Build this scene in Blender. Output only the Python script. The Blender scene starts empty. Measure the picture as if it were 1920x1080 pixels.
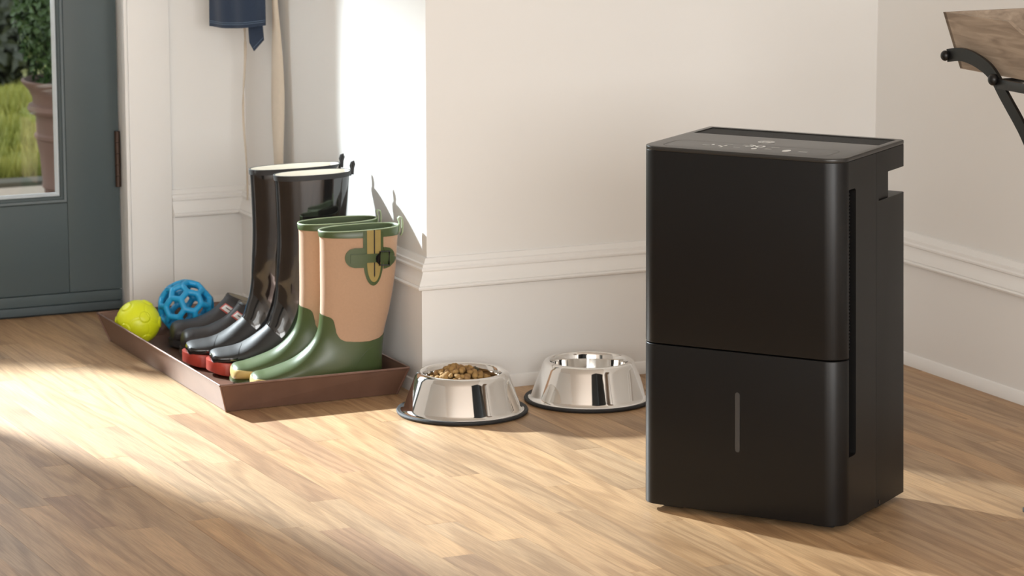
import bpy, bmesh, math, random
from mathutils import Vector, Matrix, noise
random.seed(7)
S = bpy.context.scene
COL = S.collection
PI = math.pi

# ---------------------------------------------------------------- camera, world, lights, exposure
FPX, HORIZON, VPX = 5900.0, -550.0, -1871.0
pitch = math.atan((540 - HORIZON) / FPX)
yaw = math.atan((960 - VPX) / (FPX / math.cos(pitch)))
cam_d = bpy.data.cameras.new('camera'); cam = bpy.data.objects.new('camera', cam_d); COL.objects.link(cam)
cam.location = (0, 0, 1.4)
cam.rotation_euler = (PI / 2 - pitch, 0, -yaw)
cam_d.sensor_width = 36.0
cam_d.lens = 36.0 * FPX / 1920.0
cam_d.clip_start = 0.1; cam_d.clip_end = 200
cam_d.dof.use_dof = True
cam_d.dof.focus_distance = 5.75
cam_d.dof.aperture_fstop = 9.5
S.camera = cam

world = bpy.data.worlds.new('sky'); S.world = world; world.use_nodes = True
bg = world.node_tree.nodes['Background']
bg.inputs[0].default_value = (0.93, 0.965, 1.0, 1)
bg.inputs[1].default_value = 2.0

def light(name, kind, loc, target, power, color=(1, 1, 1)):
    d = bpy.data.lights.new(name, kind); o = bpy.data.objects.new(name, d); COL.objects.link(o)
    o.location = loc; d.energy = power; d.color = color
    o.rotation_euler = (Vector(target) - Vector(loc)).to_track_quat('-Z', 'Y').to_euler()
    return o
# hard light standing outside the glazed door
key = light('garden_key_light', 'SPOT', (0.98, 8.78, 2.03), (1.86, 6.3, 0.0), 3700, (0.87, 0.945, 1.0))
key.data.spot_size = math.radians(44); key.data.spot_blend = 1.0; key.data.shadow_soft_size = 0.06
# daylight of the large room windows
wl = light('left_window_daylight', 'AREA', (-1.75, 0.2, 1.55), (2.0, 4.6, 0.6), 56, (1.0, 0.97, 0.91))
wl.data.shape = 'RECTANGLE'; wl.data.size = 2.6; wl.data.size_y = 1.7
wf = light('front_window_daylight', 'AREA', (0.7, -2.15, 1.6), (2.4, 5.5, 0.5), 215, (1.0, 0.99, 0.972))
wf.data.shape = 'RECTANGLE'; wf.data.size = 3.6; wf.data.size_y = 1.8

S.view_settings.view_transform = 'Standard'; S.view_settings.look = 'None'
S.view_settings.gamma = 1.0; S.view_settings.use_curve_mapping = False
S.view_settings.exposure = 0.0

# ---------------------------------------------------------------- materials
def mat(name, color, rough=0.5, metal=0.0, noise_amt=0.06, nscale=40.0, bump=0.0, bscale=200.0, coat=0.0, spec=0.5, sheen=0.0):
    m = bpy.data.materials.new(name); m.use_nodes = True
    nt = m.node_tree; n = nt.nodes; l = nt.links; b = n['Principled BSDF']
    b.inputs['Roughness'].default_value = rough; b.inputs['Metallic'].default_value = metal
    b.inputs['Coat Weight'].default_value = coat; b.inputs['Specular IOR Level'].default_value = spec
    b.inputs['Sheen Weight'].default_value = sheen
    tc = n.new('ShaderNodeTexCoord'); ns = n.new('ShaderNodeTexNoise')
    ns.inputs['Scale'].default_value = nscale; ns.inputs['Detail'].default_value = 4
    l.new(tc.outputs['Object'], ns.inputs['Vector'])
    mx = n.new('ShaderNodeMix'); mx.data_type = 'RGBA'
    c = Vector(color)
    mx.inputs[6].default_value = (*(c * (1 - noise_amt)), 1); mx.inputs[7].default_value = (*[min(1, x) for x in c * (1 + noise_amt)], 1)
    l.new(ns.outputs['Fac'], mx.inputs[0]); l.new(mx.outputs[2], b.inputs['Base Color'])
    if bump:
        n2 = n.new('ShaderNodeTexNoise'); n2.inputs['Scale'].default_value = bscale; n2.inputs['Detail'].default_value = 3
        l.new(tc.outputs['Object'], n2.inputs['Vector'])
        bp = n.new('ShaderNodeBump'); bp.inputs['Strength'].default_value = bump; bp.inputs['Distance'].default_value = 0.001
        l.new(n2.outputs['Fac'], bp.inputs['Height']); l.new(bp.outputs['Normal'], b.inputs['Normal'])
    return m

def wood_floor(island=False):
    m = bpy.data.materials.new('oak_plank'); m.use_nodes = True
    nt = m.node_tree; n = nt.nodes; l = nt.links; b = n['Principled BSDF']
    tc = n.new('ShaderNodeTexCoord'); oi = n.new('ShaderNodeObjectInfo')
    off = n.new('ShaderNodeVectorMath'); off.operation = 'SCALE'; off.inputs[0].default_value = (37.0, 91.0, 53.0)
    rnd, tintc = oi.outputs['Random'], oi.outputs['Color']
    if island:
        ge = n.new('ShaderNodeNewGeometry'); rnd = ge.outputs['Random Per Island']
        rt = n.new('ShaderNodeValToRGB'); rt.color_ramp.elements[0].color = (0.78, 0.76, 0.75, 1); rt.color_ramp.elements[1].color = (1.12, 1.10, 1.07, 1)
        l.new(rnd, rt.inputs[0]); tintc = rt.outputs[0]
    l.new(rnd, off.inputs['Scale'])
    add = n.new('ShaderNodeVectorMath'); add.operation = 'ADD'
    l.new(tc.outputs['Object'], add.inputs[0]); l.new(off.outputs[0], add.inputs[1])
    def mapped(sx, sy):
        mp = n.new('ShaderNodeMapping'); mp.inputs['Scale'].default_value = (sx, sy, 1)
        l.new(add.outputs[0], mp.inputs[0]); return mp
    n1 = n.new('ShaderNodeTexNoise'); n1.inputs['Scale'].default_value = 1; n1.inputs['Detail'].default_value = 1.5; n1.inputs['Roughness'].default_value = 0.4
    l.new(mapped(9, 0.75).outputs[0], n1.inputs['Vector'])
    mul = n.new('ShaderNodeMath'); mul.operation = 'MULTIPLY'; mul.inputs[1].default_value = 66
    l.new(n1.outputs['Fac'], mul.inputs[0])
    sn = n.new('ShaderNodeMath'); sn.operation = 'SINE'; l.new(mul.outputs[0], sn.inputs[0])
    mr = n.new('ShaderNodeMapRange'); mr.inputs[1].default_value = -1; mr.inputs[2].default_value = 1
    l.new(sn.outputs[0], mr.inputs[0])
    n2 = n.new('ShaderNodeTexNoise'); n2.inputs['Scale'].default_value = 1; n2.inputs['Detail'].default_value = 3
    l.new(mapped(420, 14).outputs[0], n2.inputs['Vector'])
    n3 = n.new('ShaderNodeTexNoise'); n3.inputs['Scale'].default_value = 1; n3.inputs['Detail'].default_value = 2
    l.new(mapped(9, 3).outputs[0], n3.inputs['Vector'])
    ramp = n.new('ShaderNodeValToRGB')
    e = ramp.color_ramp.elements
    e[0].position = 0.0; e[0].color = (0.395, 0.245, 0.130, 1)
    e[1].position = 0.6; e[1].color = (0.50, 0.325, 0.180, 1)
    l.new(mr.outputs[0], ramp.inputs[0])
    ramp2 = n.new('ShaderNodeValToRGB'); e = ramp2.color_ramp.elements
    e[0].position = 0.38; e[0].color = (0.70, 0.68, 0.66, 1); e[1].position = 0.62; e[1].color = (1.06, 1.06, 1.05, 1)
    l.new(n2.outputs['Fac'], ramp2.inputs[0])
    ramp3 = n.new('ShaderNodeValToRGB'); e = ramp3.color_ramp.elements
    e[0].position = 0.3; e[0].color = (0.86, 0.84, 0.82, 1); e[1].position = 0.7; e[1].color = (1.12, 1.1, 1.06, 1)
    l.new(n3.outputs['Fac'], ramp3.inputs[0])
    def mulc(a, c, f=1.0):
        mx = n.new('ShaderNodeMix'); mx.data_type = 'RGBA'; mx.blend_type = 'MULTIPLY'; mx.inputs[0].default_value = f
        l.new(a, mx.inputs[6]); l.new(c, mx.inputs[7]); return mx.outputs[2]
    c = mulc(ramp.outputs[0], ramp2.outputs[0], 0.6); c = mulc(c, ramp3.outputs[0], 0.9); c = mulc(c, tintc)
    l.new(c, b.inputs['Base Color'])
    rr = n.new('ShaderNodeMapRange'); rr.inputs[3].default_value = 0.50; rr.inputs[4].default_value = 0.42
    l.new(n2.outputs['Fac'], rr.inputs[0]); l.new(rr.outputs[0], b.inputs['Roughness'])
    b.inputs['Specular IOR Level'].default_value = 0.65
    bp = n.new('ShaderNodeBump'); bp.inputs['Strength'].default_value = 0.35; bp.inputs['Distance'].default_value = 0.0006
    l.new(n2.outputs['Fac'], bp.inputs['Height']); l.new(bp.outputs['Normal'], b.inputs['Normal'])
    return m

def grey_wood():
    m = mat('weathered_wood', (0.26, 0.19, 0.13), 0.65, bump=0.2)
    nt = m.node_tree; n = nt.nodes; l = nt.links; b = n['Principled BSDF']
    tc = n.new('ShaderNodeTexCoord'); mp = n.new('ShaderNodeMapping'); mp.inputs['Scale'].default_value = (30, 7, 60)
    l.new(tc.outputs['Object'], mp.inputs[0])
    ns = n.new('ShaderNodeTexNoise'); ns.inputs['Scale'].default_value = 1.3; ns.inputs['Detail'].default_value = 5; ns.inputs['Distortion'].default_value = 0.8
    l.new(mp.outputs[0], ns.inputs['Vector'])
    r = n.new('ShaderNodeValToRGB'); e = r.color_ramp.elements
    e[0].position = 0.3; e[0].color = (0.24, 0.18, 0.13, 1); e[1].position = 0.7; e[1].color = (0.44, 0.34, 0.25, 1)
    l.new(ns.outputs['Fac'], r.inputs[0]); l.new(r.outputs[0], b.inputs['Base Color'])
    return m

def kibble_mat(name, c1, c2):
    m = mat(name, c1, 0.8, bump=0.8, bscale=900)
    mx = [x for x in m.node_tree.nodes if x.type == 'MIX'][0]
    mx.inputs[6].default_value = (*c1, 1); mx.inputs[7].default_value = (*c2, 1)
    return m

def glass_mat():
    m = bpy.data.materials.new('clear_glass'); m.use_nodes = True
    nt = m.node_tree; n = nt.nodes; l = nt.links
    n.remove(n['Principled BSDF'])
    tr = n.new('ShaderNodeBsdfTransparent'); tr.inputs[0].default_value = (0.97, 0.985, 0.98, 1)
    gl = n.new('ShaderNodeBsdfGlossy'); gl.inputs['Roughness'].default_value = 0.02
    fr = n.new('ShaderNodeFresnel'); fr.inputs[0].default_value = 1.45
    mx = n.new('ShaderNodeMixShader'); l.new(fr.outputs[0], mx.inputs[0]); l.new(tr.outputs[0], mx.inputs[1]); l.new(gl.outputs[0], mx.inputs[2])
    l.new(mx.outputs[0], n['Material Output'].inputs[0])
    return m

def leaf_mat(name, c1, c2):
    m = mat(name, c1, 0.5, nscale=14)
    mx = [x for x in m.node_tree.nodes if x.type == 'MIX'][0]
    mx.inputs[6].default_value = (*c1, 1); mx.inputs[7].default_value = (*c2, 1)
    ns = [x for x in m.node_tree.nodes if x.type == 'TEX_NOISE'][0]; ns.inputs['Scale'].default_value = 9
    return m

M = dict(
    wall=mat('white_wall_paint', (0.81, 0.80, 0.778), 0.6, noise_amt=0.008, nscale=3, bump=0.05, bscale=300),
    trim=mat('white_trim_paint', (0.84, 0.83, 0.81), 0.38, noise_amt=0.008, nscale=5),
    ceil=mat('ceiling_paint', (0.82, 0.81, 0.79), 0.8, noise_amt=0.01),
    door=mat('slate_door_paint', (0.075, 0.098, 0.103), 0.36, noise_amt=0.04, nscale=12, bump=0.05, bscale=60),
    doorseal=mat('door_sweep_paint', (0.062, 0.082, 0.09), 0.5),
    dark=mat('black_gap', (0.012, 0.012, 0.012), 0.8),
    bead=mat('glazing_bead_glint', (0.62, 0.68, 0.72), 0.18, spec=0.8),  # pale bead with the glass edge's bright reflection put into its colour
    bronze_h=mat('brown_hinge_metal', (0.055, 0.032, 0.022), 0.5, 0.4, bump=0.3, bscale=400),
    plank=wood_floor(), plankfield=wood_floor(True),
    glass=glass_mat(),
    shell=mat('black_shell_plastic', (0.0045, 0.0043, 0.0043), 0.36, spec=0.32, noise_amt=0.03, nscale=10, bump=0.04, bscale=2500),
    bodyp=mat('black_body_plastic', (0.0055, 0.0052, 0.005), 0.44, spec=0.26, noise_amt=0.03, bump=0.08, bscale=2500),
    topp=mat('satin_top_plastic', (0.022, 0.021, 0.019), 0.32, noise_amt=0.03, bump=0.04, bscale=2500),
    gloss=mat('gloss_black_plastic', (0.006, 0.006, 0.007), 0.12, noise_amt=0.02),
    grille=mat('grille_plastic', (0.012, 0.012, 0.012), 0.5),
    icon=mat('white_icon_print', (0.90, 0.90, 0.88), 0.6),
    greyicon=mat('grey_icon_print', (0.36, 0.355, 0.34), 0.6),
    line=mat('panel_outline', (0.014, 0.013, 0.012), 0.5),
    gauge=mat('smoked_gauge', (0.045, 0.044, 0.043), 0.25),
    steel=mat('polished_steel', (0.80, 0.79, 0.77), 0.06, 1.0, noise_amt=0.01, bump=0.02, bscale=30),
    rubber=mat('black_rubber', (0.014, 0.014, 0.015), 0.6, noise_amt=0.05),
    tray=mat('brown_copper_tray', (0.185, 0.105, 0.075), 0.33, 0.35, noise_amt=0.22, nscale=18, bump=0.05, bscale=80),
    rimm=mat('worn_tray_rim', (0.22, 0.13, 0.10), 0.35, 0.5, noise_amt=0.25, nscale=60),
    bootgloss=mat('gloss_black_rubber', (0.010, 0.009, 0.009), 0.10, noise_amt=0.1, bump=0.10, bscale=45, coat=0.6),
    bootmatte=mat('matte_black_rubber', (0.024, 0.023, 0.023), 0.55, spec=0.35, noise_amt=0.12, nscale=60, bump=0.15, bscale=900),
    clog=mat('charcoal_rubber', (0.034, 0.031, 0.032), 0.45, noise_amt=0.10, nscale=60, bump=0.1, bscale=900),
    red=mat('red_rubber_sole', (0.42, 0.055, 0.035), 0.42, noise_amt=0.1),
    cream=mat('cream_lining', (0.74, 0.70, 0.62), 0.9, noise_amt=0.05, bump=0.4, bscale=900),
    taupe=mat('taupe_lining', (0.40, 0.34, 0.26), 0.9, noise_amt=0.08, bump=0.3),
    green=mat('olive_green_rubber', (0.054, 0.080, 0.027), 0.34, noise_amt=0.08, nscale=25, bump=0.03),
    greenin=mat('green_lining', (0.06, 0.085, 0.035), 0.6, noise_amt=0.08),
    greenpale=mat('pale_green_edge', (0.30, 0.36, 0.22), 0.5),
    tan=mat('tan_neoprene', (0.43, 0.27, 0.17), 0.8, noise_amt=0.07, nscale=250, bump=0.35, bscale=1200, sheen=0.15),
    khaki=mat('khaki_gusset', (0.30, 0.22, 0.065), 0.6, noise_amt=0.08, nscale=60),
    yelrand=mat('mustard_rand', (0.50, 0.36, 0.13), 0.45, noise_amt=0.06),
    white=mat('white_label', (0.75, 0.72, 0.70), 0.5),
    redlab=mat('red_label_border', (0.55, 0.10, 0.08), 0.5),
    yellow=mat('lime_yellow_rubber', (0.72, 0.78, 0.015), 0.38, noise_amt=0.04),
    blue=mat('sky_blue_rubber', (0.015, 0.31, 0.60), 0.38, noise_amt=0.06),
    denim=mat('denim_cloth', (0.016, 0.032, 0.066), 0.85, noise_amt=0.3, nscale=350, bump=0.5, bscale=900, sheen=0.2),
    stitch=mat('denim_stitching', (0.14, 0.20, 0.28), 0.8),
    cord=mat('cream_cotton', (0.62, 0.54, 0.44), 0.9, noise_amt=0.05, nscale=90, bump=0.3, bscale=600),
    gwood=grey_wood(),
    iron=mat('black_iron', (0.010, 0.0095, 0.009), 0.38, 0.3, bump=0.15, bscale=150),
    kib1=kibble_mat('kibble_tan', (0.36, 0.20, 0.06), (0.55, 0.33, 0.12)),
    kib2=kibble_mat('kibble_dark', (0.05, 0.05, 0.03), (0.10, 0.09, 0.04)),
    kib3=kibble_mat('kibble_brown', (0.26, 0.14, 0.05), (0.40, 0.22, 0.08)),
    terra=mat('terracotta', (0.125, 0.066, 0.047), 0.75, noise_amt=0.25, nscale=9),
    soil=mat('soil', (0.03, 0.02, 0.012), 0.95),
    leafd=leaf_mat('boxwood_leaf', (0.012, 0.035, 0.006), (0.05, 0.10, 0.02)),
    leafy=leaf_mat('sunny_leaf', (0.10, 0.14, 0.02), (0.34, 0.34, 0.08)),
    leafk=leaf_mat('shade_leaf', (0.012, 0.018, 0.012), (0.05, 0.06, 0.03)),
    grass=leaf_mat('lawn_grass', (0.06, 0.13, 0.012), (0.50, 0.44, 0.09)),
    stone=mat('porch_stone', (0.30, 0.25, 0.20), 0.85, noise_amt=0.15),
    stoned=mat('porch_edge', (0.06, 0.06, 0.045), 0.9),
)

# ---------------------------------------------------------------- helpers
def link(name, me, m, parent=None, loc=(0, 0, 0), rotz=0.0):
    o = bpy.data.objects.new(name, me); COL.objects.link(o)
    o.location = loc; o.rotation_euler = (0, 0, rotz)
    if m is not None and len(me.materials) == 0: me.materials.append(m)
    if parent: o.parent = parent
    return o

def mesh(name, vs, fs, smooth=None):
    me = bpy.data.meshes.new(name); me.from_pydata([tuple(v) for v in vs], [], fs); me.update()
    if smooth is not None:
        for p in me.polygons: p.use_smooth = True
        me.set_sharp_from_angle(angle=math.radians(smooth))
    return me

def bm_mesh(name, bm, smooth=None):
    bmesh.ops.recalc_face_normals(bm, faces=bm.faces)
    me = bpy.data.meshes.new(name); bm.to_mesh(me); bm.free()
    if smooth is not None:
        for p in me.polygons: p.use_smooth = True
        me.set_sharp_from_angle(angle=math.radians(smooth))
    return me

def add_box(bm, x0, x1, y0, y1, z0, z1, bev=0.0, seg=2):
    r = bmesh.ops.create_cube(bm, size=1.0)
    vs = r['verts']
    for v in vs:
        v.co = Vector((x0 + (v.co.x + .5) * (x1 - x0), y0 + (v.co.y + .5) * (y1 - y0), z0 + (v.co.z + .5) * (z1 - z0)))
    if bev:
        es = list({e for v in vs for e in v.link_edges})
        bmesh.ops.bevel(bm, geom=es, offset=bev, segments=seg, profile=0.6, affect='EDGES')

def box(name, b, m, parent=None, bev=0.0, seg=2, loc=(0, 0, 0)):
    bm = bmesh.new(); add_box(bm, *b, bev=bev, seg=seg)
    return link(name, bm_mesh(name, bm, 40 if bev else None), m, parent, loc)

def boxes(name, bs, m, parent=None, bev=0.0):
    bm = bmesh.new()
    for b in bs: add_box(bm, *b, bev=bev)
    return link(name, bm_mesh(name, bm, 40 if bev else None), m, parent)

def tube_into(vs, fs, pts, r, seg=10, flat=1.0, closed=False, up=Vector((0, 0, 1))):
    pts = [Vector(p) for p in pts]; n = len(pts); base = len(vs)
    for i, p in enumerate(pts):
        a = pts[(i - 1) % n] if (closed or i) else p; b = pts[(i + 1) % n] if (closed or i < n - 1) else p
        t = (b - a).normalized()
        s = t.cross(up)
        if s.length < 1e-4: s = t.cross(Vector((1, 0, 0)))
        s.normalize(); w = s.cross(t)
        rr = r[i] if isinstance(r, (list, tuple)) else r
        for k in range(seg):
            q = 2 * PI * k / seg
            vs.append(p + s * math.cos(q) * rr + w * math.sin(q) * rr * flat)
    m = n if closed else n - 1
    for i in range(m):
        j = (i + 1) % n
        for k in range(seg):
            k2 = (k + 1) % seg
            fs.append((base + i * seg + k, base + i * seg + k2, base + j * seg + k2, base + j * seg + k))
    if not closed:
        fs.append(tuple(base + k for k in range(seg - 1, -1, -1))); fs.append(tuple(base + (n - 1) * seg + k for k in range(seg)))

def tube(name, pts, r, m, parent=None, seg=10, flat=1.0, closed=False, up=Vector((0, 0, 1)), loc=(0, 0, 0)):
    vs, fs = [], []; tube_into(vs, fs, pts, r, seg, flat, closed, up)
    return link(name, mesh(name, vs, fs, 50), m, parent, loc)

def lathe(name, prof, m, parent=None, seg=64, loc=(0, 0, 0), smooth=35):
    vs, fs = [], []
    for r, z in prof:
        for k in range(seg):
            q = 2 * PI * k / seg; vs.append((r * math.cos(q), r * math.sin(q), z))
    for i in range(len(prof) - 1):
        for k in range(seg):
            k2 = (k + 1) % seg; fs.append((i * seg + k, i * seg + k2, (i + 1) * seg + k2, (i + 1) * seg + k))
    bm = bmesh.new(); me = mesh(name, vs, fs); bm.from_mesh(me); bmesh.ops.remove_doubles(bm, verts=bm.verts, dist=1e-5)
    me2 = bm_mesh(name, bm, smooth)
    return link(name, me2, m, parent, loc)

def tag(o, label=None, cat=None, group=None, kind=None):
    if label: o['label'] = label
    if cat: o['category'] = cat
    if group: o['group'] = group
    if kind: o['kind'] = kind
    return o

def thing(name, label, cat, loc=(0, 0, 0), rotz=0.0, group=None):
    o = bpy.data.objects.new(name, None); COL.objects.link(o); o.location = loc; o.rotation_euler = (0, 0, rotz)
    o.empty_display_size = 0.05
    return tag(o, label, cat, group)

def st(o): o['kind'] = 'structure'; return o

def apply_mods(o):
    dg = bpy.context.evaluated_depsgraph_get(); dg.update()
    me = bpy.data.meshes.new_from_object(o.evaluated_get(dg))
    o.modifiers.clear(); old = o.data; o.data = me; bpy.data.meshes.remove(old)
    return o

def cut(o, cutters):
    for c in cutters:
        md = o.modifiers.new('cut', 'BOOLEAN'); md.operation = 'DIFFERENCE'; md.solver = 'EXACT'; md.object = c
    apply_mods(o)
    for c in cutters: bpy.data.objects.remove(c)
    for p in o.data.polygons: p.use_smooth = True
    o.data.set_sharp_from_angle(angle=math.radians(35))
    return o

# ---------------------------------------------------------------- room shell
YD = 7.0          # door leaf plane
YW = 6.96         # upper wall plane beside the door
CX, CY = 2.566, 5.85    # jutting corner (upper wall)
RX = 3.641        # right wall plane
H = 2.7
floor = st(box('floor', (-1.9, 4.0, -2.6, 7.06, -0.06, -0.004), M['plank']))
floor.color = (0.93, 0.9, 0.88, 1)

# planks: rows along Y
P0, PW = 1.521, 0.0607
known = {0: [5.276], 2: [5.559], 3: [5.344], 4: [5.065], 5: [5.179], 7: [4.905, 5.45], 8: [5.10], 9: [4.657, 5.50], 10: [4.865, 5.276],
         11: [4.716], 12: [5.18], 15: [4.418], 30: [4.975], 33: [5.281], 1: [5.087, 5.33]}
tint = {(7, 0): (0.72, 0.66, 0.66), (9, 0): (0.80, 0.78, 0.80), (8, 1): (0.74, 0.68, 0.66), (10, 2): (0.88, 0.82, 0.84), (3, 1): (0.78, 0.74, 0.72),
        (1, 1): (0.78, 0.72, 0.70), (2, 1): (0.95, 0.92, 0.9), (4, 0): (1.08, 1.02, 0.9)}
for k in range(-7, 36):
    x0 = P0 + k * PW; x1 = x0 + PW
    if x1 > RX - 0.01: x1 = RX - 0.01
    ymax = 7.0 if x0 < 2.54 else 5.86
    ymin = max(3.3, 4.30 - (x0 - 1.3) * 0.50)
    rk = random.Random(k * 13 + 5)
    ys = sorted(y for y in known.get(k, []) if y > ymin + 0.1)
    if not ys: ys = [rk.uniform(4.6, 5.3)]
    a = ys[0]; b = ys[-1]
    while a > ymin + 0.25: a -= rk.uniform(0.5, 1.0); ys.insert(0, a) if a > ymin + 0.12 else None
    while b < ymax - 0.3: b += rk.uniform(0.5, 1.0); ys.append(b) if b < ymax - 0.15 else None
    edges = [ymin] + ys + [ymax]
    for i in range(len(edges) - 1):
        y0, y1 = edges[i], edges[i + 1]
        g = 0.0002; t = 0.0003; cx, cy = (x0 + x1) / 2, (y0 + y1) / 2
        hx, hy = (x1 - x0) / 2 - g, (y1 - y0) / 2 - g
        dz = rk.uniform(-0.00015, 0.00015)
        vs = [(-hx, -hy, -0.004), (hx, -hy, -0.004), (hx, hy, -0.004), (-hx, hy, -0.004),
              (-hx, -hy, -0.00003), (hx, -hy, -0.00003), (hx, hy, -0.00003), (-hx, hy, -0.00003),
              (-hx + t * .4, -hy + t * .6, 0), (hx - t * .6, -hy + t * .6, 0), (hx - t * .6, hy - t * .6, 0), (-hx + t * .6, hy - t * .6, 0)]
        fs = [(0, 3, 2, 1)] + [(a_, (a_ + 1) % 4, 4 + (a_ + 1) % 4, 4 + a_) for a_ in range(4)] + [(4 + a_, 4 + (a_ + 1) % 4, 8 + (a_ + 1) % 4, 8 + a_) for a_ in range(4)] + [(8, 9, 10, 11)]
        o = link('plank', mesh('plank', vs, fs), M['plank'], floor, (cx, cy, dz))
        v = rk.uniform(0.82, 1.10); w = rk.uniform(-0.03, 0.045)
        c = (v * (1 + w), v, v * (1 - w * 1.6))
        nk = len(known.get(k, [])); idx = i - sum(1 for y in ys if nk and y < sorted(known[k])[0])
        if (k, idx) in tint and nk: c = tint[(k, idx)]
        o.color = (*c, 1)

# the rest of the room's boards, out of view, as one joined part
fv, ff = [], []
rk = random.Random(99)
for k in range(-57, 36):
    x0 = P0 + k * PW; x1 = min(x0 + PW, RX - .01); yend = 7.0 if k < -7 else max(3.3, 4.30 - (x0 - 1.3) * 0.50)
    y = -2.6
    while y < yend - .02:
        y2 = min(yend, y + rk.uniform(.45, 1.1)); b = len(fv)
        if yend - y2 < .1: y2 = yend
        fv += [(x0 + .0002, y + .0002, -.004), (x1 - .0002, y + .0002, -.004), (x1 - .0002, y2 - .0002, -.004), (x0 + .0002, y2 - .0002, -.004),
               (x0 + .0002, y + .0002, 0), (x1 - .0002, y + .0002, 0), (x1 - .0002, y2 - .0002, 0), (x0 + .0002, y2 - .0002, 0)]
        ff += [(b + 4, b + 5, b + 6, b + 7)] + [(b + i, b + (i + 1) % 4, b + 4 + (i + 1) % 4, b + 4 + i) for i in range(4)]
        y = y2
pf = link('plank_field', mesh('plank_field', fv, ff), M['plankfield'], floor); pf['kind'] = 'stuff'

st(box('ceiling', (-1.9, 4.0, -2.6, 7.2, H, H + 0.1), M['ceil']))
# entry wall with the door opening, split into boxes joined as one wall
st(boxes('wall_entry', [(-1.9, 1.222, YW, YW + 0.16, 0, H), (2.296, 2.75, YW, YW + 0.16, 0, H), (1.222, 2.296, YW, YW + 0.16, 2.06, H)], M['wall']))
def quad_wall(name, pts, m):
    n = len(pts); vs = [(x, y, 0) for x, y in pts] + [(x, y, H) for x, y in pts]
    fs = [tuple(range(n - 1, -1, -1)), tuple(range(n, 2 * n))] + [(i, (i + 1) % n, n + (i + 1) % n, n + i) for i in range(n)]
    return st(link(name, mesh(name, vs, fs), m))
XI = 2.586   # inner corner at the entry wall
quad_wall('wall_side', [(CX, CY), (CX + 0.12, CY + 0.12), (XI + 0.12, YW), (XI, YW)], M['wall'])
quad_wall('wall_back', [(CX, CY), (RX, CY), (RX + 0.12, CY + 0.12), (CX + 0.12, CY + 0.12)], M['wall'])
quad_wall('wall_right', [(RX, -2.6), (RX + 0.12, -2.6), (RX + 0.12, CY + 0.12), (RX, CY)], M['wall'])
# walls behind and left of the camera with window openings
def wall_with_window(name, axis, c, t, a0, a1, w0, w1, z0, z1):
    bs = []
    for (u0, u1, q0, q1) in [(a0, w0, 0, H), (w1, a1, 0, H), (w0, w1, 0, z0), (w0, w1, z1, H)]:
        bs.append((c, c + t, u0, u1, q0, q1) if axis == 'x' else (u0, u1, c, c + t, q0, q1))
    return st(boxes(name, bs, M['wall']))
wall_with_window('wall_left', 'x', -1.9, 0.14, -2.6, YW, -1.1, 1.5, 0.7, 2.4)
wall_with_window('wall_front', 'y', -2.6, 0.14, -1.76, RX, -1.1, 2.5, 0.7, 2.5)
def win_frame(name, axis, c, w0, w1, z0, z1, nv):
    bs = []; f = 0.05
    segs = [(w0, w1, z0, z0 + f), (w0, w1, z1 - f, z1), (w0, w0 + f, z0, z1), (w1 - f, w1, z0, z1), (w0, w1, (z0 + z1) / 2 - .02, (z0 + z1) / 2 + .02)]
    for i in range(1, nv):
        x = w0 + (w1 - w0) * i / nv; segs.append((x - 0.03, x + 0.03, z0, z1))
    for s in segs: bs.append((c, c + 0.06, s[0], s[1], s[2], s[3]) if axis == 'x' else (s[0], s[1], c, c + 0.06, s[2], s[3]))
    return st(boxes(name, bs, M['trim'], bev=0.004))
win_frame('window_1', 'x', -1.84, -1.1, 1.5, 0.7, 2.4, 3)
win_frame('window_2', 'y', -2.54, -1.1, 2.5, 0.7, 2.5, 4)

def flush_door(name, axis, c, u0, u1):  # unseen dark doors added to give the steel bowls dark reflected stripes
    d = st(bpy.data.objects.new(name, None)); COL.objects.link(d)
    def B(nm, a, b_, z0, z1, t0, t1, m='door'):
        o = box(nm, (c + t0, c + t1, a, b_, z0, z1) if axis == 'x' else (a, b_, c + t0, c + t1, z0, z1), M[m], d, bev=.003)
    B('door_leaf', u0, u1, 0.01, 2.03, .001, .035)
    for z0, z1 in ((.2, .9), (1.05, 1.85)): B('door_panel', u0 + .15, u1 - .15, z0, z1, .035, .043)
    B('door_handle', u0 + .04, u0 + .16, .98, 1.0, .05, .07, 'iron')
flush_door('added_door_2', 'y', -2.46, 2.62, 3.45)
flush_door('added_door_3', 'x', -1.76, 3.0, 3.85)

# moulded baseboard: tall board, cap moulding and shoe; (protrusion, z)
BP = [(0, .284), (.005, .2835), (.008, .279), (.011, .2735), (.015, .272), (.016, .266), (.0195, .263), (.0195, .2595), (.0165, .257),
      (.0165, .2545), (.0185, .249), (.0225, .241), (.0275, .235), (.0285, .231), (.0275, .2295), (.0305, .2285), (.0325, .226), (.0315, .2225),
      (.0275, .2205), (.0215, .220), (.020, .2185), (.020, .026), (.0235, .024), (.0275, .016), (.029, .002), (.029, 0), (0, 0)]
def baseboard(name, path, closed_ends=True):
    """path: list of (x,y, nx,ny) where n*protrusion gives the mitred offset"""
    vs, fs = [], []; n = len(BP)
    for x, y, nx, ny in path:
        for p, z in BP: vs.append((x + nx * p, y + ny * p, z))
    for i in range(len(path) - 1):
        for k in range(n - 1): fs.append((i * n + k, i * n + k + 1, (i + 1) * n + k + 1, (i + 1) * n + k))
    fs.append(tuple(range(n))); fs.append(tuple(range(len(path) * n - 1, (len(path) - 1) * n - 1, -1)))
    bm = bmesh.new(); bm.from_mesh(mesh('t', vs, fs)); me = bm_mesh(name, bm, 28)
    return st(link(name, me, M['trim']))
baseboard('baseboard_entry', [(2.395, YW, 0, -1), (XI, YW, -1, -1)])
baseboard('baseboard_side', [(XI, YW, -1, -1), (CX, CY, -1, -1)])
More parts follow.
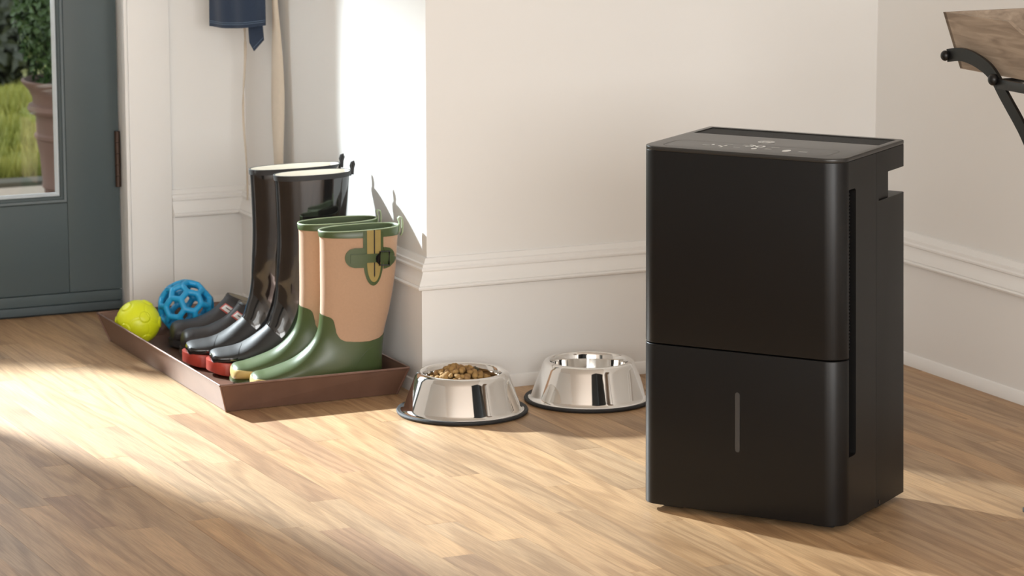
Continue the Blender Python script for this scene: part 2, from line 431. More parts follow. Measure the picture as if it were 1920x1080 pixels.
baseboard('baseboard_back', [(CX, CY, -1, -1), (RX, CY, -1, -1)])
baseboard('baseboard_right', [(RX, CY, -1, -1), (RX, 2.0, -1, 0)])

# door casing and jamb
def casing(name, x0, x1):
    return st(boxes(name, [(x0, x1, YW - 0.016, YW, 0, 2.16)], M['trim'], bev=0.002))
casing('trim_1', 2.2935, 2.3945)
st(boxes('trim_2', [(2.2835, 2.2925, YW - 0.020, YW + 0.02, 0, 2.06)], M['trim'], bev=0.003))
st(boxes('trim_3', [(2.288, 2.30, YW - 0.002, YW + 0.16, 0, 2.06)], M['trim']))
st(boxes('trim_4', [(1.12, 1.224, YW - 0.016, YW, 0, 2.16), (1.224, 2.2935, YW - 0.016, YW, 2.06, 2.16)], M['trim'], bev=0.002))
st(boxes('trim_5', [(1.212, 1.224, YW - 0.02, YW + 0.16, 0, 2.06)], M['trim']))

# ---------------------------------------------------------------- door
door = st(bpy.data.objects.new('door_1', None)); COL.objects.link(door); door.location = (1.8, YD, 0)
def dpart(name, b, m, bev=0.0015, parent=None):
    b = (b[0] - 1.8, b[1] - 1.8, b[2], b[3], b[4], b[5])
    return box(name, b, m, parent or door, bev=bev)
GX0, GX1, GZ0, GZ1 = 1.46, 2.136, 0.280, 1.90
dpart('stile', (2.1575, 2.2845, 0, 0.044, 0.050, 2.05), M['door'])
dpart('stile', (1.232, 1.3785, 0, 0.044, 0.050, 2.05), M['door'])
dpart('bottom_rail', (1.379, 2.157, 0.0008, 0.044, 0.050, 0.2625), M['door'])
dpart('top_rail', (1.379, 2.157, 0.0008, 0.044, 1.92, 2.05), M['door'])
# stepped glazing moulding around the pane
def frame_ring(name, x0, x1, z0, z1, prof, m):
    """prof: list of (inset, y)"""
    vs, fs = [], []
    for ins, y in prof:
        vs += [(x0 + ins - 1.8, y, z0 + ins), (x1 - ins - 1.8, y, z0 + ins), (x1 - ins - 1.8, y, z1 - ins), (x0 + ins - 1.8, y, z1 - ins)]
    n = len(prof)
    for i in range(n - 1):
        for k in range(4):
            k2 = (k + 1) % 4; fs.append((i * 4 + k, i * 4 + k2, (i + 1) * 4 + k2, (i + 1) * 4 + k))
    bm = bmesh.new(); bm.from_mesh(mesh('t', vs, fs))
    return link(name, bm_mesh(name, bm, 30), m, door)
frame_ring('glazing_moulding', 1.3785, 2.1575, 0.262, 1.921, [(0, 0.03), (0, -0.001), (.004, -0.005), (.009, -0.004), (.011, 0.001), (.013, 0.001), (.016, 0.004), (.017, .012), (.017, .03)], M['door'])
frame_ring('glazing_bead', 1.3955, 2.1405, 0.279, 1.904, [(0, 0.03), (0, 0.006), (.003, 0.004), (.0065, 0.009), (.0075, .018)], M['bead'])
dpart('glass_pane', (1.397, 2.139, 0.016, 0.022, 0.280, 1.903), M['glass'], bev=0)
dpart('door_sweep', (1.232, 2.2835, -0.006, 0.044, 0.024, 0.049), M['door'], bev=0.003)
dpart('door_sweep', (1.232, 2.2825, -0.012, 0.044, 0.004, 0.0235), M['doorseal'], bev=0.003)
bm = bmesh.new()
for i in range(5):
    z0 = 0.293 + i * 0.0264
    bmesh.ops.create_cone(bm, cap_ends=True, segments=16, radius1=0.0066, radius2=0.0066, depth=0.0256, matrix=Matrix.Translation((2.2795 - 1.8, -0.006, z0 + 0.0132)))
add_box(bm, 2.2745 - 1.8, 2.2795 - 1.8, -0.004, 0.002, 0.293, 0.425, 0.001)
tag(link('hinge', bm_mesh('hinge', bm, 40), M['bronze_h'], door), 'brown aged metal hinge')
st(box('trim_6', (1.225, 2.30, YD - 0.004, YD + 0.2, -0.02, 0.0025), M['dark']))

# ---------------------------------------------------------------- outdoors
outg = tag(box('porch_slab', (-3, 6, 7.16, 9.62, -0.2, -0.10), M['stone'], bev=0.01), 'pale stone porch slab outside the glass door', 'porch')
outg['kind'] = 'structure'
tag(box('porch_edging', (-3, 6, 9.62, 9.72, -0.2, -0.085), M['stoned'], bev=0.01), 'dark edging strip between stone porch and lawn', 'edging', kind='structure')
bm = bmesh.new(); add_box(bm, -20, 30, 9.72, 40, -0.25, -0.13)
tag(link('lawn_ground', bm_mesh('lawn_ground', bm), M['grass']), 'sunlit green lawn ground beyond the porch', 'lawn', kind='structure')
vs, fs = [], []
rg = random.Random(3)
for i in range(9000):
    y = 9.75 + rg.random() ** 1.3 * 2.2; x = y * rg.uniform(0.272, 0.325) + rg.uniform(-.05, .05)
    h = rg.uniform(0.03, 0.10) * (1 + 0.8 * noise.noise(Vector((x * 2, y * 2, 0)))); a = rg.uniform(0, PI); w = rg.uniform(0.004, 0.010)
    dx, dy = math.cos(a) * w, math.sin(a) * w; lx, ly = rg.uniform(-.03, .03), rg.uniform(-.03, .03)
    b = len(vs); vs += [(x - dx, y - dy, -0.13), (x + dx, y + dy, -0.13), (x + lx, y + ly, -0.13 + h)]; fs.append((b, b + 1, b + 2))
tag(link('grass_blades', mesh('grass_blades', vs, fs), M['grass']), 'short yellow green grass blades on the lawn', 'grass', kind='stuff')

def leaf_cloud(name, centre, rad, n, size, m, parent=None, seed=1, shell=0.75):
    r_ = random.Random(seed); vs, fs = [], []
    for i in range(n):
        d = Vector((r_.gauss(0, 1), r_.gauss(0, 1), r_.gauss(0, 1))).normalized()
        k = shell + (1 - shell) * r_.random() + 0.10 * noise.noise(d * 3 + Vector((seed, 0, 0)))
        p = Vector(centre) + Vector((d.x * rad[0], d.y * rad[1], d.z * rad[2])) * k
        t = Vector((r_.gauss(0, 1), r_.gauss(0, 1), r_.gauss(0, 1))).normalized(); s = t.cross(d)
        if s.length < .01: continue
        s.normalize(); L_ = size * r_.uniform(.7, 1.3); b = len(vs); nn = s.cross(t)
        vs += [p, p + t * L_ * .5 + s * L_ * .3 + nn * L_ * .08, p + t * L_, p + t * L_ * .5 - s * L_ * .3 + nn * L_ * .08]; fs.append((b, b + 1, b + 2, b + 3))
    # dense core of the crown
    bm = bmesh.new(); bm.from_mesh(mesh('t', vs, fs))
    r = bmesh.ops.create_icosphere(bm, subdivisions=3, radius=1)
    for v in r['verts']:
        q = v.co.copy(); k = shell * (0.93 + 0.12 * noise.noise(q * 3))
        v.co = Vector(centre) + Vector((q.x * rad[0], q.y * rad[1], q.z * rad[2])) * k
    me = bpy.data.meshes.new(name); bm.to_mesh(me); bm.free()
    return link(name, me, m, parent)

pc = (2.93, 9.27, -0.10)
pot = thing('potted_topiary', 'clipped dark green bush in terracotta urn outside the glass door', 'potted plant', pc)
lathe('pot', [(r_ * .86, z_ * .79) for r_, z_ in [(0, 0.0), (.155, 0.0), (.160, .01), (.163, .05), (.170, .055), (.171, .062), (.168, .07), (.176, .18), (.183, .22), (.187, .245), (.193, .25), (.194, .262), (.186, .27),
              (.187, .33), (.19, .34), (.206, .346), (.216, .362), (.212, .378), (.196, .386), (.198, .41), (.212, .44), (.232, .462), (.236, .474), (.226, .478), (.21, .46), (.20, .42), (0, .42)]], M['terra'], pot, 64)
lathe('soil', [(0, .345), (.13, .34), (.172, .334)], M['soil'], pot, 32)
tag(leaf_cloud('foliage', (0, 0, .62), (.225, .225, .33), 8000, .026, M['leafd'], pot, 4), kind='stuff')
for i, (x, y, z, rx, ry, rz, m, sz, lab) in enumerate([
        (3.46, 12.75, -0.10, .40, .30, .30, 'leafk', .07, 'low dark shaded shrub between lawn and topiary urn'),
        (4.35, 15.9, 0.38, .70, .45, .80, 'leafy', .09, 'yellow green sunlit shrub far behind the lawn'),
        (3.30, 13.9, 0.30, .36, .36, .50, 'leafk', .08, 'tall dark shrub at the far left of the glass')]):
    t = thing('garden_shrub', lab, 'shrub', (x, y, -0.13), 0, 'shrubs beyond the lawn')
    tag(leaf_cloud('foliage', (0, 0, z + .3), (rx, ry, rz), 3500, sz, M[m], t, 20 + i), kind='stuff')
    tube('stem', [(0, 0, 0), (0.01, 0, z + .3)], 0.03, M['soil'], t)
hed = tag(leaf_cloud('garden_hedge', (6.0, 19.5, 0.7), (3.2, 0.9, 1.6), 9000, .17, M['leafy'], None, 31), 'tall loose yellow green hedge closing the garden', 'hedge')
# unseen slim stake added to cast a shadow streak across the boards
tag(tube('shadow_post', [(1.60, 7.43, -0.10), (1.60, 7.43, 0.96)], 0.024, M['bronze_h']), 'unseen slim brown post added to cast a shadow streak indoors', 'post')

# ---------------------------------------------------------------- dehumidifier
AD = math.radians(-53.6)
W, D, HT = 0.3870, 0.2970, 0.650
dh = thing('dehumidifier', 'tall matte black dehumidifier standing on the wood floor', 'dehumidifier', (2.518, 4.808, 0.0), AD)
def taper(me):
    for v in me.vertices:
        k = v.co.z / 0.64
        v.co.x = v.co.x * (1 - 0.022 * k) - 0.0045 * k; v.co.y *= (1 - 0.018 * k)
    me.update()
def prism(outline, z0, z1, bev=0.0, seg=3):
    bm = bmesh.new(); vs = [bm.verts.new((x, y, z0)) for x, y in outline]; f = bm.faces.new(vs)
    r = bmesh.ops.extrude_face_region(bm, geom=[f]); tv = [g for g in r['geom'] if isinstance(g, bmesh.types.BMVert)]
    for v in tv: v.co.z = z1
    bmesh.ops.recalc_face_normals(bm, faces=bm.faces)
    if bev:
        es = [e for e in bm.edges if abs(e.verts[0].co.z - e.verts[1].co.z) < 1e-6]
        bmesh.ops.bevel(bm, geom=es, offset=bev, segments=seg, profile=0.5, affect='EDGES')
    return bm
def rrect(x0, x1, y0, y1, rf, rb, n=12):
    """rounded rectangle, front corners (low y) radius rf, back corners rb"""
    o = []
    for cx, cy, r, a0 in [(x1 - rf, y0 + rf, rf, -PI / 2), (x1 - rb, y1 - rb, rb, 0), (x0 + rb, y1 - rb, rb, PI / 2), (x0 + rf, y0 + rf, rf, PI)]:
        for i in range(n + 1):
            a = a0 + PI / 2 * i / n; o.append((cx + r * math.cos(a), cy + r * math.sin(a)))
    return o
Z0 = 0.012
RF = 0.0345
def u_shell(z0, z1, v1, th=0.004, bev=0.0015):
    """front cover: U shape wrapping both rounded front corners back to v1"""
    n = 14; a0 = math.asin((RF - v1) / RF); A = [a0 + (PI / 2 - a0) * i / n for i in range(n + 1)]
    left = [(RF - RF * math.cos(a), RF - RF * math.sin(a)) for a in A]
    return prism(left + [(W - x, y) for x, y in reversed(left)], z0, z1, bev)
def dadd(name, bm, m, sm=35, parent=None, ks=None):
    me = bm_mesh(name, bm, sm); taper(me); return link(name, me, M[m], parent or dh)
VS = 0.0330
upper = dadd('front_panel', u_shell(0.3030, HT - 0.007, VS), 'shell')
bucket = dadd('water_bucket', u_shell(Z0, 0.3008, VS), 'shell')
# body halves
def solid_obj(bm):
    me = bm_mesh('cutter', bm); o = bpy.data.objects.new('cutter', me); COL.objects.link(o); return o
def slot_prism(y0, y1, z0, z1, r, x0, x1):
    """rounded slot in the YZ plane extruded along x"""
    pts = []
    for cy, cz, a0 in [(y1 - r, z0 + r, -PI / 2), (y1 - r, z1 - r, 0), (y0 + r, z1 - r, PI / 2), (y0 + r, z0 + r, PI)]:
        for i in range(7):
            a = a0 + PI / 2 * i / 6; pts.append((cy + r * math.cos(a), cz + r * math.sin(a)))
    bm = bmesh.new(); vs = [bm.verts.new((x0, y, z)) for y, z in pts]; f = bm.faces.new(vs)
    r_ = bmesh.ops.extrude_face_region(bm, geom=[f])
    for g in r_['geom']:
        if isinstance(g, bmesh.types.BMVert): g.co.x = x1
    bmesh.ops.recalc_face_normals(bm, faces=bm.faces); return bm
SEAM = 0.1595
a1 = math.asin(max(0.0, (RF - VS - .0008) / RF)); A1 = [a1 * (1 - i / 6) for i in range(7)]
lft = [(RF - (RF - .0006) * math.cos(a), RF - RF * math.sin(a)) for a in A1]
bm = prism([(x, y) for x, y in lft] [::-1] + [(W - x, y) for x, y in lft] + [(W - .0006, SEAM - .0010), (.0006, SEAM - .0010)], Z0 + .002, HT - .008)
me = bm_mesh('body', bm); body = link('body', me, M['bodyp'], None)
cs = [solid_obj(slot_prism(VS - 0.012, 0.0665, 0.129, 0.594, 0.0075, W - 0.015, W + 0.05)), solid_obj(slot_prism(VS - 0.012, 0.0665, 0.129, 0.594, 0.0075, -0.05, 0.015))]
cut(body, cs); taper(body.data); body.parent = dh
# front cover edges are notched back at the slot so the finger grip shows
for o in (upper, bucket):
    pass
for s in (0, 1):
    gr = bmesh.new()
    x0, x1 = (W - 0.0145, W - 0.0030) if s == 0 else (0.0030, 0.0145)
    add_box(gr, x0, x1, VS + 0.0016, VS + 0.0065, 0.134, 0.3000, 0.001)
    dadd('bucket_grip', gr, 'gloss')
vents = bmesh.new()
for i in range(46):
    z = 0.312 + i * 0.006
    add_box(vents, W - 0.0148, W - 0.0110, VS + 0.002, 0.065, z, z + 0.0026)
    add_box(vents, 0.0110, 0.0148, VS + 0.002, 0.065, z, z + 0.0026)
tag(dadd('side_vent', vents, 'grille', None), kind='stuff')
# rear half with the hand-hold cut across its back
bm = prism(rrect(0.0006, W - 0.0006, SEAM, D, 0.0005, 0.007, 8), Z0, HT - 0.008, 0.0)
me = bm_mesh('rear_body', bm); rear = link('rear_body', me, M['bodyp'], None)
c1 = bmesh.new(); add_box(c1, -0.1, W + 0.1, 0.2300, D + 0.1, 0.557, 0.603)
c2 = bmesh.new(); add_box(c2, W - 0.006, W + 0.1, 0.1720, 0.35, 0.557, 0.603)
c3 = bmesh.new(); add_box(c3, -0.1, 0.006, 0.1720, 0.35, 0.557, 0.603)
cut(rear, [solid_obj(c1), solid_obj(c2), solid_obj(c3)]); taper(rear.data); rear.parent = dh
# top deck with recessed outlet grille
top = link('top_deck', bm_mesh('top_deck', prism(rrect(0, W, 0, D, RF, 0.008, 12), HT - 0.0078, HT, 0.0022, 3), 35), M['topp'], None)
c = bmesh.new(); add_box(c, 0.012, W - 0.012, 0.200, 0.284, HT - 0.006, HT + 0.02, 0.0)
cut(top, [solid_obj(c)]); taper(top.data); top.parent = dh
gb = bmesh.new(); add_box(gb, 0.0125, W - 0.0125, 0.2005, 0.2835, HT - 0.0059, HT - 0.0050)
for i in range(21): y = 0.2025 + i * 0.0038; add_box(gb, 0.0125, W - 0.0125, y, y + 0.0016, HT - 0.0050, HT - 0.0016)
for i in range(46): x = 0.0155 + i * 0.0078; add_box(gb, x, x + 0.0016, 0.2005, 0.2835, HT - 0.0050, HT - 0.0020)
tag(dadd('outlet_grille', gb, 'grille', None), kind='stuff')
# printed control panel: outline, icons, display, emblem
def flat_poly(bm, pts, z): bm.faces.new([bm.verts.new((x, y, z)) for x, y in pts])
ol = bmesh.new(); o1 = rrect(0.030, W - 0.040, 0.020, 0.104, 0.02, 0.02, 8); o2 = rrect(0.0312, W - 0.0412, 0.0212, 0.1028, 0.0192, 0.0192, 8)
va = [ol.verts.new((x, y, HT + .0002)) for x, y in o1]; vb = [ol.verts.new((x, y, HT + .0002)) for x, y in o2]
for i in range(len(va)): j = (i + 1) % len(va); ol.faces.new((va[i], va[j], vb[j], vb[i]))
dadd('panel_outline', ol, 'line', None)
def text_mesh(name, body_, size, x, y, z, m, parent, bold=0.0, shear=0.0, loc3=None, rot=None):
    cu = bpy.data.curves.new(name, 'FONT'); cu.body = body_; cu.size = size; cu.align_x = 'CENTER'; cu.align_y = 'CENTER'; cu.offset = bold; cu.shear = shear
    cu.resolution_u = 3
    t = bpy.data.objects.new(name, cu); COL.objects.link(t)
    dg = bpy.context.evaluated_depsgraph_get(); dg.update(); me = bpy.data.meshes.new_from_object(t.evaluated_get(dg))
    bpy.data.objects.remove(t)
    if rot is not None: me.transform(rot)
    me.transform(Matrix.Translation((x, y, z))); me.materials.clear()
    return me
def icon_strip(x, y, w, h, m='icon', name='icon'):
    bm = bmesh.new(); add_box(bm, x - w / 2, x + w / 2, y - h / 2, y + h / 2, HT + .0001, HT + .0004); return dadd(name, bm, m, None)
panel_items = [(0.1035, 0.0587, .014, .006, 'greyicon'), (0.112, 0.0700, .004, .006, 'icon'), (0.138, 0.0829, .015, .005, 'greyicon'),
               (0.164, 0.0561, .013, .005, 'greyicon'), (0.2262, 0.085, .016, .005, 'greyicon'), (0.2218, 0.0620, .013, .007, 'greyicon'), (0.2899, 0.0584, .016, .009, 'greyicon'), (0.168, 0.088, .012, .010, 'greyicon')]
for it in panel_items: icon_strip(*it[:4], it[4])
# fan, droplet and mode icons
bm = bmesh.new()
for k in range(3):
    a = k * 2 * PI / 3 + .5
    flat_poly(bm, [(0.134 + .008 * math.cos(a + q) * rr, 0.060 + .013 * math.sin(a + q) * rr, ) for q, rr in [(0, .1), (.0, 1), (.5, 1.1), (.9, .8)]], HT + .0004)
dadd('icon', bm, 'icon', None)
bm = bmesh.new(); flat_poly(bm, [(0.2591 + .007 * math.sin(t) * (.35 + .65 * (t > 0)), 0.057 - .013 * math.cos(t)) for t in [i * 2 * PI / 14 for i in range(14)]], HT + .0004); dadd('icon', bm, 'icon', None)
bm = bmesh.new(); flat_poly(bm, [(0.1977 + .005 * math.cos(t), 0.0548 + .007 * math.sin(t)) for t in [i * 2 * PI / 12 for i in range(12)]], HT + .0004); dadd('icon', bm, 'icon', None)
me = text_mesh('display_digits', '30', 0.036, 0.188, 0.0835, HT + .0004, None, dh, 0.0006); taper(me); link('display_digits', me, M['icon'], dh)
# round emblem: disc ring with script letters
bm = bmesh.new(); N = 40; C0 = (0.1825, 0.1440)
def ring(bm, r0, r1, z):
    a = [bm.verts.new((C0[0] + r0 * math.cos(2 * PI * i / N), C0[1] + r0 * math.sin(2 * PI * i / N), z)) for i in range(N)]
    b = [bm.verts.new((C0[0] + r1 * math.cos(2 * PI * i / N), C0[1] + r1 * math.sin(2 * PI * i / N), z)) for i in range(N)]
    for i in range(N): j = (i + 1) % N; bm.faces.new((a[i], a[j], b[j], b[i]))
ring(bm, .0155, .0132, HT + .0004); ring(bm, .0120, .0106, HT + .0004)
for k in range(4):
    a = k * PI / 2 + .4; pts = [(C0[0] + r * math.cos(a + q), C0[1] + r * math.sin(a + q)) for r, q in [(.0112, 0), (.0132, .12), (.0132, .5), (.0112, .3)]]; flat_poly(bm, pts, HT + .0004)
dadd('emblem', bm, 'icon', None)
me = text_mesh('emblem_letters', 'GE', 0.0165, C0[0], C0[1], HT + .0004, None, dh, 0.0007, 0.3); taper(me); link('emblem_letters', me, M['icon'], dh)
# water level window
bm = slot_prism(-0.0045, 0.0045, 0.1245, 0.2305, 0.0044, 0, 0.002)
me = bm_mesh('level_window', bm, 35); me.transform(Matrix.Rotation(-PI / 2, 4, 'Z')); me.transform(Matrix.Translation((0.1915, 0.0008, 0))); taper(me)
lw = link('level_window', me, M['gauge'], dh); lw['label'] = 'smoked grey water level window'
bm = bmesh.new(); bmesh.ops.create_cone(bm, cap_ends=True, segments=16, radius1=.0035, radius2=.0035, depth=.002, matrix=Matrix.Translation((W - .0002, 0.172, 0.0205)) @ Matrix.Rotation(PI / 2, 4, 'Y'))
dadd('screw', bm, 'gloss')
for (x, y) in [(0.05, 0.05), (W - 0.05, 0.05), (0.05, D - 0.04), (W - 0.05, D - 0.04)]:
    bm = bmesh.new(); add_box(bm, x - .02, x + .02, y - .014, y + .014, 0.0004, Z0 + .001, 0.003); dadd('foot', bm, 'rubber')

# ---------------------------------------------------------------- dog bowls
def bowl(label, loc):
    t = thing('dog_bowl', label, 'bowl', loc)
    lathe('steel_bowl', [(.1285, .0045), (.1285, .0065), (.124, .0075), (.1195, .010), (.1175, .015), (.0965, .072), (.0925, .0805), (.0875, .0845), (.0825, .0845), (.0795, .082), (.078, .078),
                         (.0765, .07), (.074, .045), (.069, .032), (.06, .027), (0.0, .026)], M['steel'], t, 96, smooth=50)
    lathe('rubber_ring', [(.118, 0.0), (.1285, 0.0), (.1325, .002), (.1335, .005), (.132, .008), (.1275, .0085), (.118, .0040), (.118, 0.0)], M['rubber'], t, 96)
    return t
bowl('steel dog bowl filled with kibble beside the brown tray', (2.556, 5.652, 0))
bowl('empty steel dog bowl partly behind the dehumidifier', (2.8376, 5.6442, 0))
kr = random.Random(11)
kmeshes = []
for i in range(7):
    bm = bmesh.new(); bmesh.ops.create_icosphere(bm, subdivisions=2, radius=1)
    fl_ = kr.uniform(.5, .75)
    for v in bm.verts:
        d = v.co.normalized(); k = 1 + .22 * noise.noise(d * 1.7 + Vector((i * 7, 0, 0)))
        v.co = Vector((d.x * k, d.y * k * kr.uniform(.97, 1.03) * (.75 + .05 * (i % 4)), d.z * k * fl_))
    kmeshes.append(bm_mesh('kibble', bm, 60))
placed = []
def hgt(x, y):
    r = math.hypot(x + .008, y); return .060 + .036 * max(0, 1 - (r / .072) ** 2) + .006 * noise.noise(Vector((x * 60, y * 60, 2)))
tries = 0
while len(placed) < 135 and tries < 9000:
    tries += 1
    a = kr.uniform(0, 2 * PI); r = .071 * math.sqrt(kr.random()); x, y = r * math.cos(a), r * math.sin(a)
    if x > .03 and y > .02 and kr.random() < .6: continue
    if all((x - p[0]) ** 2 + (y - p[1]) ** 2 > .0092 ** 2 for p in placed): placed.append((x, y))
for i, (x, y) in enumerate(placed):
    cls = 'kib2' if i in (17, 40) else ('kib3' if i % 4 == 0 else 'kib1')
    me = kmeshes[i % 7].copy() if cls == 'kib2' else kmeshes[i % 7]
    z = hgt(x, y)
    o = bpy.data.objects.new('kibble', me); COL.objects.link(o)
    if not me.materials: me.materials.append(M['kib1'])
    o.material_slots[0].link = 'OBJECT'; o.material_slots[0].material = M[cls]
    s = kr.uniform(.0062, .0088); o.scale = (s, s, s)
    o.location = (2.556 + x, 5.652 + y, z - .004); o.rotation_euler = (kr.uniform(-.9, .9), kr.uniform(-.9, .9), kr.uniform(0, 6))
    lab = {'kib1': 'light tan dog kibble piece in the heaped steel bowl', 'kib2': 'dark green dog kibble piece in the heaped bowl', 'kib3': 'browner dog kibble piece in the heaped steel bowl'}[cls]
    tag(o, lab, 'kibble', {'kib1': 'tan kibble heaped in the steel bowl', 'kib2': 'dark kibble in the steel bowl', 'kib3': 'brown kibble heaped in the steel bowl'}[cls])

# ---------------------------------------------------------------- boot tray
tray = thing('boot_tray', 'brown metal boot tray with flared sides against the wall', 'tray', (2.12, 5.85, 0))
ox, oy = 2.12, 5.85
TH = 0.060
bot = [(2.124, 5.853), (2.502, 5.861), (2.512, 6.645), (2.138, 6.640)]
topc = [(2.104, 5.830), (2.517, 5.832), (2.532, 6.680), (2.120, 6.677)]
bot = [Vector((x - ox, y - oy, 0.001)) for x, y in bot]; topc = [Vector((x - ox, y - oy, TH)) for x, y in topc]
th = 0.0022
ctr = sum(bot, Vector()) / 4
def inn(p, k=th): d = Vector((ctr.x - p.x, ctr.y - p.y, 0)); return p + Vector((math.copysign(k, d.x), math.copysign(k, d.y), 0))
vs = bot + [p + Vector((0, 0, .003)) for p in bot]
link('tray_base', mesh('tray_base', vs, [(3, 2, 1, 0), (4, 5, 6, 7), (0, 1, 5, 4), (1, 2, 6, 5), (2, 3, 7, 6), (3, 0, 4, 7)]), M['tray'], tray)
for i in range(4):
    j = (i + 1) % 4
    a, b, c_, d = bot[i], bot[j], topc[j], topc[i]
    vs = [a, b, c_, d, inn(a), inn(b), inn(c_), inn(d)]
    link('side_panel', mesh('side_panel', vs, [(0, 1, 2, 3), (7, 6, 5, 4), (0, 4, 5, 1), (1, 5, 6, 2), (2, 6, 7, 3), (3, 7, 4, 0)]), M['tray'], tray)
    tube('corner_seam', [a, a.lerp(d, .5), d], 0.0022, M['rimm'], tray, 8)
rv, rf = [], []
for i in range(4):
    tube_into(rv, rf, [topc[i], topc[i].lerp(topc[(i + 1) % 4], .5), topc[(i + 1) % 4]], 0.0026, 8)
link('rolled_rim', mesh('rolled_rim', rv, rf, 50), M['rimm'], tray)

# ---------------------------------------------------------------- boots
def catmull(p0, p1, p2, p3, t):
    return 0.5 * ((2 * p1) + (p2 - p0) * t + (2 * p0 - 5 * p1 + 4 * p2 - p3) * t * t + (3 * p1 - p0 - 3 * p2 + p3) * t ** 3)
class Loft:
    """body lofted through paired outline points: A (top/front), B (sole/back) in the (s,z) plane and a half width"""
    def __init__(self, rings): self.r = [(Vector(a), Vector(b), w) for a, b, w in rings]; self.n = len(rings)
    def at(self, t):
        t = max(0.0, min(self.n - 1.0001, t)); i = int(t); f = t - i; R = self.r
        q = [R[max(0, i - 1)], R[i], R[min(self.n - 1, i + 1)], R[min(self.n - 1, i + 2)]]
        return tuple(catmull(q[0][k], q[1][k], q[2][k], q[3][k], f) for k in range(3))
    def pt(self, t, th, off=0.0):
        A, B, w = self.at(t); c = (A + B) / 2; h = (A - B) / 2
        L_ = h.length; k = (L_ + off) / max(L_, 1e-6)
        ex = 0.86; ct, stn = math.cos(th), math.sin(th)
        cc = math.copysign(abs(ct) ** ex, ct); ss = math.copysign(abs(stn) ** ex, stn)
        p = c + h * k * cc
        return Vector((p.x, (w + off) * ss, p.y))
def split_loft(L, nt, nth, classify, parts, parent, t0=0.0, disp=None, mirror=1):
    """one loft surface divided into parts by classify(t,theta,point) -> part key; parts: key->(name,material,offset)"""
    T = [t0 + (L.n - 1 - t0) * i / nt for i in range(nt + 1)]
    faces = {k: [] for k in parts}
    P = [[L.pt(t, 2 * PI * k / nth) for k in range(nth)] for t in T]
    for i in range(nt):
        for k in range(nth):
            k2 = (k + 1) % nth; c = (P[i][k] + P[i][k2] + P[i + 1][k2] + P[i + 1][k]) / 4
            key = classify((T[i] + T[i + 1]) / 2, 2 * PI * (k + .5) / nth, c)
            faces[key].append((i, k))
    for key, fl_ in faces.items():
        if not fl_: continue
        name, m, off = parts[key]; idx = {}; vs = []; fs = []
        def vid(i, k):
            if (i, k) not in idx:
                p = L.pt(T[i], 2 * PI * k / nth, off)
                if disp: p = disp(T[i], 2 * PI * k / nth, p)
                p = p.copy(); p.y *= mirror
                idx[(i, k)] = len(vs); vs.append(p)
            return idx[(i, k)]
        for i, k in fl_:
            k2 = (k + 1) % nth; fs.append((vid(i, k), vid(i, k2), vid(i + 1, k2), vid(i + 1, k)))
        if any(i == 0 for i, k in fl_):
            fs.append(tuple(vid(0, k) for k in range(nth - 1, -1, -1)))
        # give the sheet an inward turned edge so the layers read
        bm = bmesh.new(); bm.from_mesh(mesh('t', vs, fs))
        tz = T[-1]
        bv_ = [v for v in bm.verts if v.is_boundary]; end = set()
        lp = L.pt(T[-1], 0, 0); A_, B_, w_ = L.at(T[-1]); dn = (A_ - B_)
        for v in bv_:
            if abs((v.co.x - A_.x) * dn.y - (v.co.z - A_.y) * dn.x) / dn.length < .002 and L.n > 9 and v.co.z > .05: end.add(v)
        for it in range(7):
            new = {}
            for v in bv_:
                if v in end: continue
                nb = [e.other_vert(v).co for e in v.link_edges if e.is_boundary]
                if len(nb) == 2: new[v] = v.co * .4 + (nb[0] + nb[1]) * .3
            for v, c in new.items(): v.co = c
        if off > 0.0004:
            be = [e for e in bm.edges if e.is_boundary]
            r = bmesh.ops.extrude_edge_only(bm, edges=be)
            cen = {}
            for g in r['geom']:
                if isinstance(g, bmesh.types.BMVert):
                    tpos = g.co; A = tpos
                    # pull towards the body axis
                    bestc = None
                    g.co = g.co - (g.co - Vector((g.co.x, 0, g.co.z))) * 0.05
        o = link(name, bm_mesh(name, bm, 60), M[m], parent)
        yield key, o
def inner_lining(L, t_top, depth, off, m, parent, nth=64, mirror=1, name='lining'):
    vs, fs = [], []; N_ = 14
    for i in range(N_ + 1):
        t = t_top - depth * i / N_
        for k in range(nth):
            p = L.pt(t, 2 * PI * k / nth, off); p.y *= mirror; vs.append(p)
    for i in range(N_):
        for k in range(nth): k2 = (k + 1) % nth; fs.append((i * nth + k, (i + 1) * nth + k, (i + 1) * nth + k2, i * nth + k2))
    fs.append(tuple(N_ * nth + k for k in range(nth)))
    return link(name, mesh(name, vs, fs, 60), M[m], parent)
def top_band(L, t_top, t_lo, o_out, o_in, m, parent, nth=72, mirror=1, name='top_band', edge=None):
    prof = [(t_lo, 0.0), (t_lo, o_out), (t_top - .03, o_out), (t_top, o_out * .75), (t_top, o_in * .8), (t_top - .05, o_in)]
    vs, fs = [], []
    for t, o_ in prof:
        for k in range(nth):
            p = L.pt(t, 2 * PI * k / nth, o_); p.y *= mirror; vs.append(p)
    for i in range(len(prof) - 1):
        for k in range(nth): k2 = (k + 1) % nth; fs.append((i * nth + k, i * nth + k2, (i + 1) * nth + k2, (i + 1) * nth + k))
    bm = bmesh.new(); bm.from_mesh(mesh('t', vs, fs))
    o = link(name, bm_mesh(name, bm, 50), M[m], parent)
    if edge:
        tube('rim_edge', [Vector((q.x, q.y * mirror, q.z + .0004)) for q in [L.pt(t_top, 2 * PI * k / nth, (o_out + o_in) / 2) for k in range(nth)]], 0.0016, M[edge], parent, 6, closed=True)
    return o
